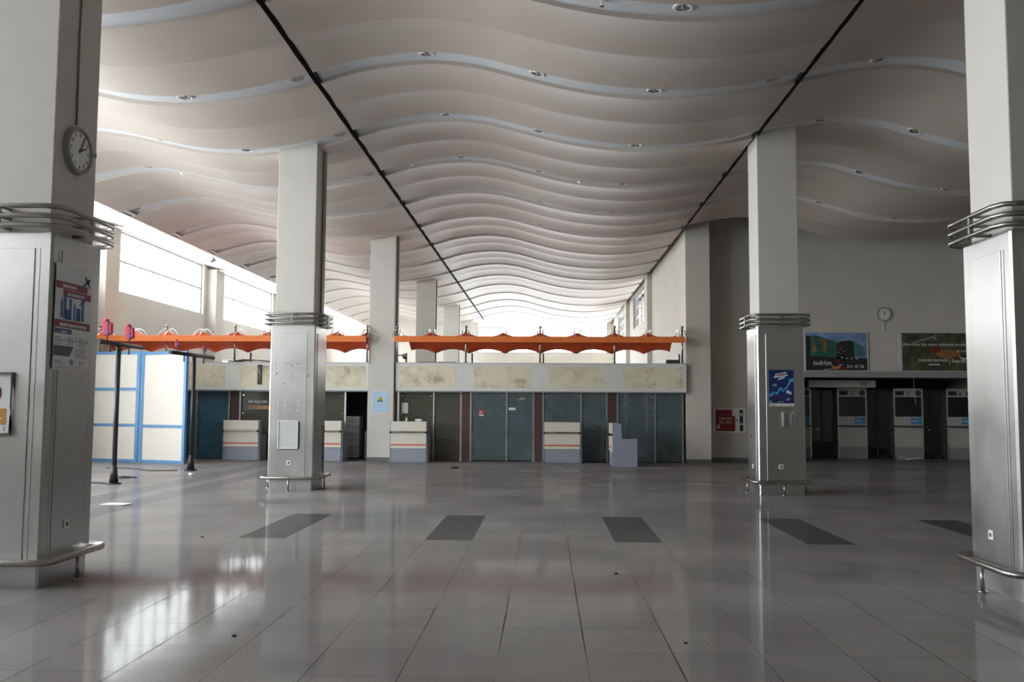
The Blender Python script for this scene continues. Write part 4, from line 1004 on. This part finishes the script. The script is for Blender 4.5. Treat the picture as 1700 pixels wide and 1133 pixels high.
# ------------------------------------------------------------------ black T posts with red clamps
def tpost(label, x, y, yb0, yb1, xb0, xb1, zt, hooks):
    t = thing('barrier_post', label, 'post', (x, y, 0))
    MB().cyl((0, 0, .05), (0, 0, zt - .03), .052, 16).build('pole', M['black'], t)
    b = MB(); b.cyl((0, 0, 0), (0, 0, .035), .16, 24); b.cyl((0, 0, .03), (0, 0, .42), .10, 20, .054)
    b.build('base', M['black'], t)
    mb = MB().tube([(xb0 - x, yb0 - y, zt), (xb1 - x, yb1 - y, zt)], .05, 14); mb.build('crossbar', M['black'], t)
    for k_ in hooks:
        hx, hy = xb0 + (xb1 - xb0)*k_ - x, yb0 + (yb1 - yb0)*k_ - y
        MB().cyl((hx, hy, zt - .20), (hx, hy, zt - .04), .016, 10).cyl((hx, hy, zt - .20), (hx, hy, zt - .185), .035, 10).build('hook', M['black'], t)
    return t
T1 = tpost('black T-shaped post in front of the left blue partition', -9.50, 19.58, 18.7, 21.0, -9.52, -9.62, 3.10, (.25, .68))
T2 = tpost('black T-shaped post at the right end of the blue partition', -9.42, 23.69, 22.6, 25.3, -9.62, -9.50, 3.10, (.3, .75))
rn = random.Random(9)
def clamp(label, x, y, z, big=1.0):
    t = thing('red_clamp', label, 'clamp', (x, y, z))
    MB().cyl((0, 0, 0.0), (0, 0, .10), .014, 8).build('pin', M['ink'], t)
    mb = MB(); mb.box(-.075*big, .02*big, -.06, .06, .10, .10 + .24*big, .02); mb.box(.025*big, .085*big, -.05, .05, .12, .10 + .22*big, .018); mb.ball((-.03, 0, .11 + .25*big), .05*big, (1, 1, .7)); mb.build('body', M['pinkred'], t)
    mb = MB(); mb.box(.01*big, .03*big, -.064, .064, .10, .10 + .24*big, .004); mb.box(-.08*big, .09*big, -.063, .063, .17, .185); mb.build('strap', M['navy'], t)
clamp('red strapped clamp on the nearer black crossbar, its left one', -9.53, 19.1, 3.15, 1.25)
clamp('red strapped clamp on the nearer black crossbar, its right one', -9.58, 20.25, 3.15, 1.2)
clamp('small red clamp on the farther black crossbar, its left one', -9.60, 23.0, 3.15, .7)
clamp('small red clamp on the farther black crossbar, its right one', -9.54, 24.7, 3.15, .55)

# ------------------------------------------------------------------ floor litter
p = MB().tube([(-9.8, 23.75, .012), (-10.2, 23.5, .012), (-10.6, 23.65, .012), (-11.0, 24.0, .012), (-11.5, 24.4, .012), (-12.0, 24.3, .012)], .012, 6).build('floor_cable', M['ink'], None); tag(p, 'thin dark cable lying before the blue partition', 'cable')
p = MB().tube([(-9.68, 19.6, .012), (-10.2, 19.75, .012), (-10.7, 19.7, .012), (-11.3, 19.85, .012)], .014, 6).build('floor_cable', M['ink'], None); tag(p, 'dark cable running left from the nearer black post', 'cable')
mb = MB()
for i in range(4): mb.tube([(-9.95 + .22*math.cos(a*.7 + i), 21.1 + .3*math.sin(a*.9 + i*.5), .012 + .006*i) for a in range(6)], .010, 6)
p = mb.build('cable_scrap', M['ink'], None); tag(p, 'small heap of dark cable scraps on the floor by the nearer black post', 'cable scraps')
mb = MB(); mb.hprism([(-7.75, 15.5), (-7.32, 15.42), (-7.28, 15.72), (-7.7, 15.8)], .004, .012); mb.hprism([(-7.5, 15.45), (-7.25, 15.40), (-7.22, 15.55), (-7.45, 15.6)], .014, .022)
p = mb.build('paper_sheet', M['paper'], None); tag(p, 'white paper sheet on the floor behind the near left column', 'paper')
p = MB().cyl((-8.8, 22.0, .035), (-8.69, 22.04, .035), .035, 14).build('paper_cup', M['white'], None); tag(p, 'white paper cup lying on the floor right of the farther black post', 'cup')
mb = MB(); mb.tube([(-2.64, 25.4, .02), (-2.6, 25.4, .035), (-2.54, 25.46, .02), (-2.48, 25.5, .03), (-2.44, 25.48, .02)], .022, 8); p = mb.build('rubble_scrap', M['ink'], None); tag(p, 'dark scrap on the floor in front of the tan walled office', 'scrap')
for lab, x, y, s_ in [('tiny dark pebble on the floor left of the leftmost dark inlay', -4.53, 11.85, .02), ('flat dark stain spot on the near floor left of centre', -2.35, 6.85, .018), ('tiny dark pebble on the near floor right of centre', .75, 9.6, .018), ('tiny dark pebble on the floor at lower right centre', 1.05, 6.85, .014)]:
    p = MB().ball((0, 0, 0), s_, (1.2, 1, .45), u=8, v=6).build('pebble', M['ink'], None); p.location = (x, y, s_*.45); tag(p, lab, 'pebble')
mb = MB(); rn = random.Random(21)
for i in range(46):
    x = rn.choice([rn.uniform(-.6, 3.6), rn.uniform(-.6, 3.6), rn.uniform(5.8, 12)]); y = rn.uniform(19.5, 26.5); a = rn.uniform(-.4, .4); l = rn.uniform(.08, .35); w = rn.uniform(.006, .016)
    c, s_ = math.cos(a), math.sin(a); mb.hprism([(x + l*c - w*s_, y + l*s_ + w*c), (x - l*c - w*s_, y - l*s_ + w*c), (x - l*c + w*s_, y - l*s_ - w*c), (x + l*c + w*s_, y + l*s_ - w*c)], .0005, .003)
p = mb.build('plaster_dust', M['lgrey'], None); p['kind'] = 'stuff'; tag(p, 'pale plaster dust streaks scattered on the floor before the offices', 'dust')

# ------------------------------------------------------------------ ceiling fittings
ORD = ['nearest', 'second', 'third', 'fourth', 'fifth', 'sixth', 'seventh', 'eighth', 'ninth', 'tenth', 'eleventh']
def slope(x): return math.atan((Zc(x + .05) - Zc(x - .05)) / .1)
dl = thing('downlight', '', 'downlight', (0, 0, 0), 0, 'recessed downlights in the ceiling bands')
MB().lathe([(.085, -.002), (.118, -.002), (.122, -.010), (.116, -.020), (.100, -.022), (.088, -.016), (.085, -.006)], seg=28).build('rim', M['white'], dl)
MB().lathe([(.088, -.016), (.07, -.010), (.04, -.005), (0, -.003)], seg=24).build('reflector', M['chrome'], dl)
MB().ball((0, 0, -.012), .026, (1, 1, .55), u=12, v=8).build('lamp', M['grey'], dl)
sp = thing('ceiling_speaker', '', 'ceiling speaker', (0, 0, 0), 0, 'round speakers in the ceiling bands')
MB().lathe([(.10, -.001), (.115, -.003), (.115, -.012), (.105, -.014), (.10, -.010)], seg=28).build('rim', M['grey'], sp)
MB().lathe([(.103, -.010), (.05, -.012), (0, -.012)], seg=24).build('grille', M['darkgrey2'] if 'darkgrey2' in M else M['grey'], sp)
used = {'d': 0, 's': 0}
def put(src, key, x, k, label):
    o = src if not used[key] else copy_tree(src); used[key] = 1
    yb = Y0 + PER*k - .33
    o.location = (x, yb, Zc(x) + REC - .001); o.rotation_euler = (0, -slope(x), 0); o['label'] = label
    if key == 'd': o.scale = (1.15,)*3
for k in range(0, 9):
    row = ORD[k] + ' pale ceiling band'
    for bay, xs in (('middle', (-2.08, -.15, 1.86)), ('left', (-9.85, -8.15, -6.3)), ('right', (5.65, 7.55, 9.6))):
        if bay == 'middle' and k == 0: xs = xs[2:]
        if bay == 'left': xs = {0: (), 1: xs[2:]}.get(k, xs)
        if bay == 'right': xs = {1: xs[:1], 2: xs[:2], 3: xs, 4: xs}.get(k, ())
        which = {1: ('',), 2: ('left one ', 'right one '), 3: ('left one ', 'centre one ', 'right one ')}.get(len(xs), ())
        for n, x in enumerate(xs):
            put(dl, 'd', x, k, 'round chrome downlight in the %s, %sover the %s bay' % (row, which[n], bay))
    put(sp, 's', 3.86, k, 'flat grey ceiling speaker in the %s, by the right-hand dark seam' % row)
    put(sp, 's', -4.33, k, 'flat grey ceiling speaker in the %s, by the left-hand dark seam' % row)
    if k >= 4: put(sp, 's', -11.62, k, 'flat grey ceiling speaker in the %s, by the left window soffit' % row)
spr = thing('sprinkler', '', 'sprinkler', (0, 0, 0), 0)
MB().cyl((0, 0, -.012), (0, 0, 0), .05, 16).build('rose', M['white'], spr); MB().cyl((0, 0, -.07), (0, 0, -.01), .014, 10).build('stem', M['chrome'], spr); MB().cyl((0, 0, -.085), (0, 0, -.075), .035, 12).build('deflector', M['chrome'], spr)
for i, (x, k, lab) in enumerate([(.77, 0, 'small sprinkler head in the nearest pale ceiling band'), (-3.3, 3, 'small sprinkler head in the fourth pale ceiling band near the left seam'), (.82, 3, 'small sprinkler head in the fourth pale ceiling band over the middle'), (-9.0, 3, 'small dark sprinkler head over the left bay, fourth pale band')]):
    o = spr if i == 0 else copy_tree(spr)
    o.location = (x, Y0 + PER*k - .3, Zc(x) + REC - .001); o.rotation_euler = (0, -slope(x), 0); o['label'] = lab
# spotlights on the soffit above the left windows
def soffz(x): return 7.19 + (7.93 - 7.19)*(-11.93 - x)/(15.0 - 11.93)
for i, (y, lab) in enumerate([(33.2, 'small spotlight on the white soffit above the nearer left window'), (43.0, 'small spotlight on the white soffit above the farther left window')]):
    if i == 0:
        s0 = thing('spotlight', lab, 'spotlight', (-12.6, y, soffz(-12.6)))
        MB().cyl((0, 0, -.10), (0, 0, .01), .02, 10).build('stem', M['grey'], s0); MB().cyl((-.10, 0, -.18), (.08, -.02, -.10), .06, 16).build('head', M['grey'], s0)
    else:
        s1 = copy_tree(s0); s1.location = (-12.6, y, soffz(-12.6)); s1['label'] = lab

# ------------------------------------------------------------------ daylight
w = bpy.data.worlds.new('World'); scene.world = w; w.use_nodes = True
bg = w.node_tree.nodes['Background']; bg.inputs['Color'].default_value = (0.97, 0.985, 1.0, 1); bg.inputs['Strength'].default_value = 5.5
for i, (face, at, a0, a1, z0, z1) in enumerate(WIN):
    ld = bpy.data.lights.new('portal', 'AREA'); ld.shape = 'RECTANGLE'
    try: ld.cycles.is_portal = True
    except Exception: pass
    lo = bpy.data.objects.new('window_portal', ld); COL.objects.link(lo)
    ld.size = a1 - a0; ld.size_y = z1 - z0
    if face == 'x':
        s_ = 1 if at < 0 else -1
        lo.location = (at - s_*.06, (a0+a1)/2, (z0+z1)/2); lo.rotation_euler = (PI/2, 0, -s_*PI/2)
    else:
        s_ = 1 if at > 0 else -1; lo.location = ((a0+a1)/2, at + s_*.06, (z0+z1)/2); lo.rotation_euler = (-s_*PI/2, 0, 0)

scene.view_settings.view_transform = 'Standard'; scene.view_settings.look = 'None'
scene.view_settings.exposure = 1.25; scene.view_settings.gamma = 1.0
scene.view_settings.use_curve_mapping = False
try:
    scene.cycles.use_denoising = True
    scene.cycles.max_bounces = 14; scene.cycles.diffuse_bounces = 8; scene.cycles.glossy_bounces = 5; scene.cycles.transparent_max_bounces = 16
    scene.cycles.sample_clamp_indirect = 8.0
except Exception: pass
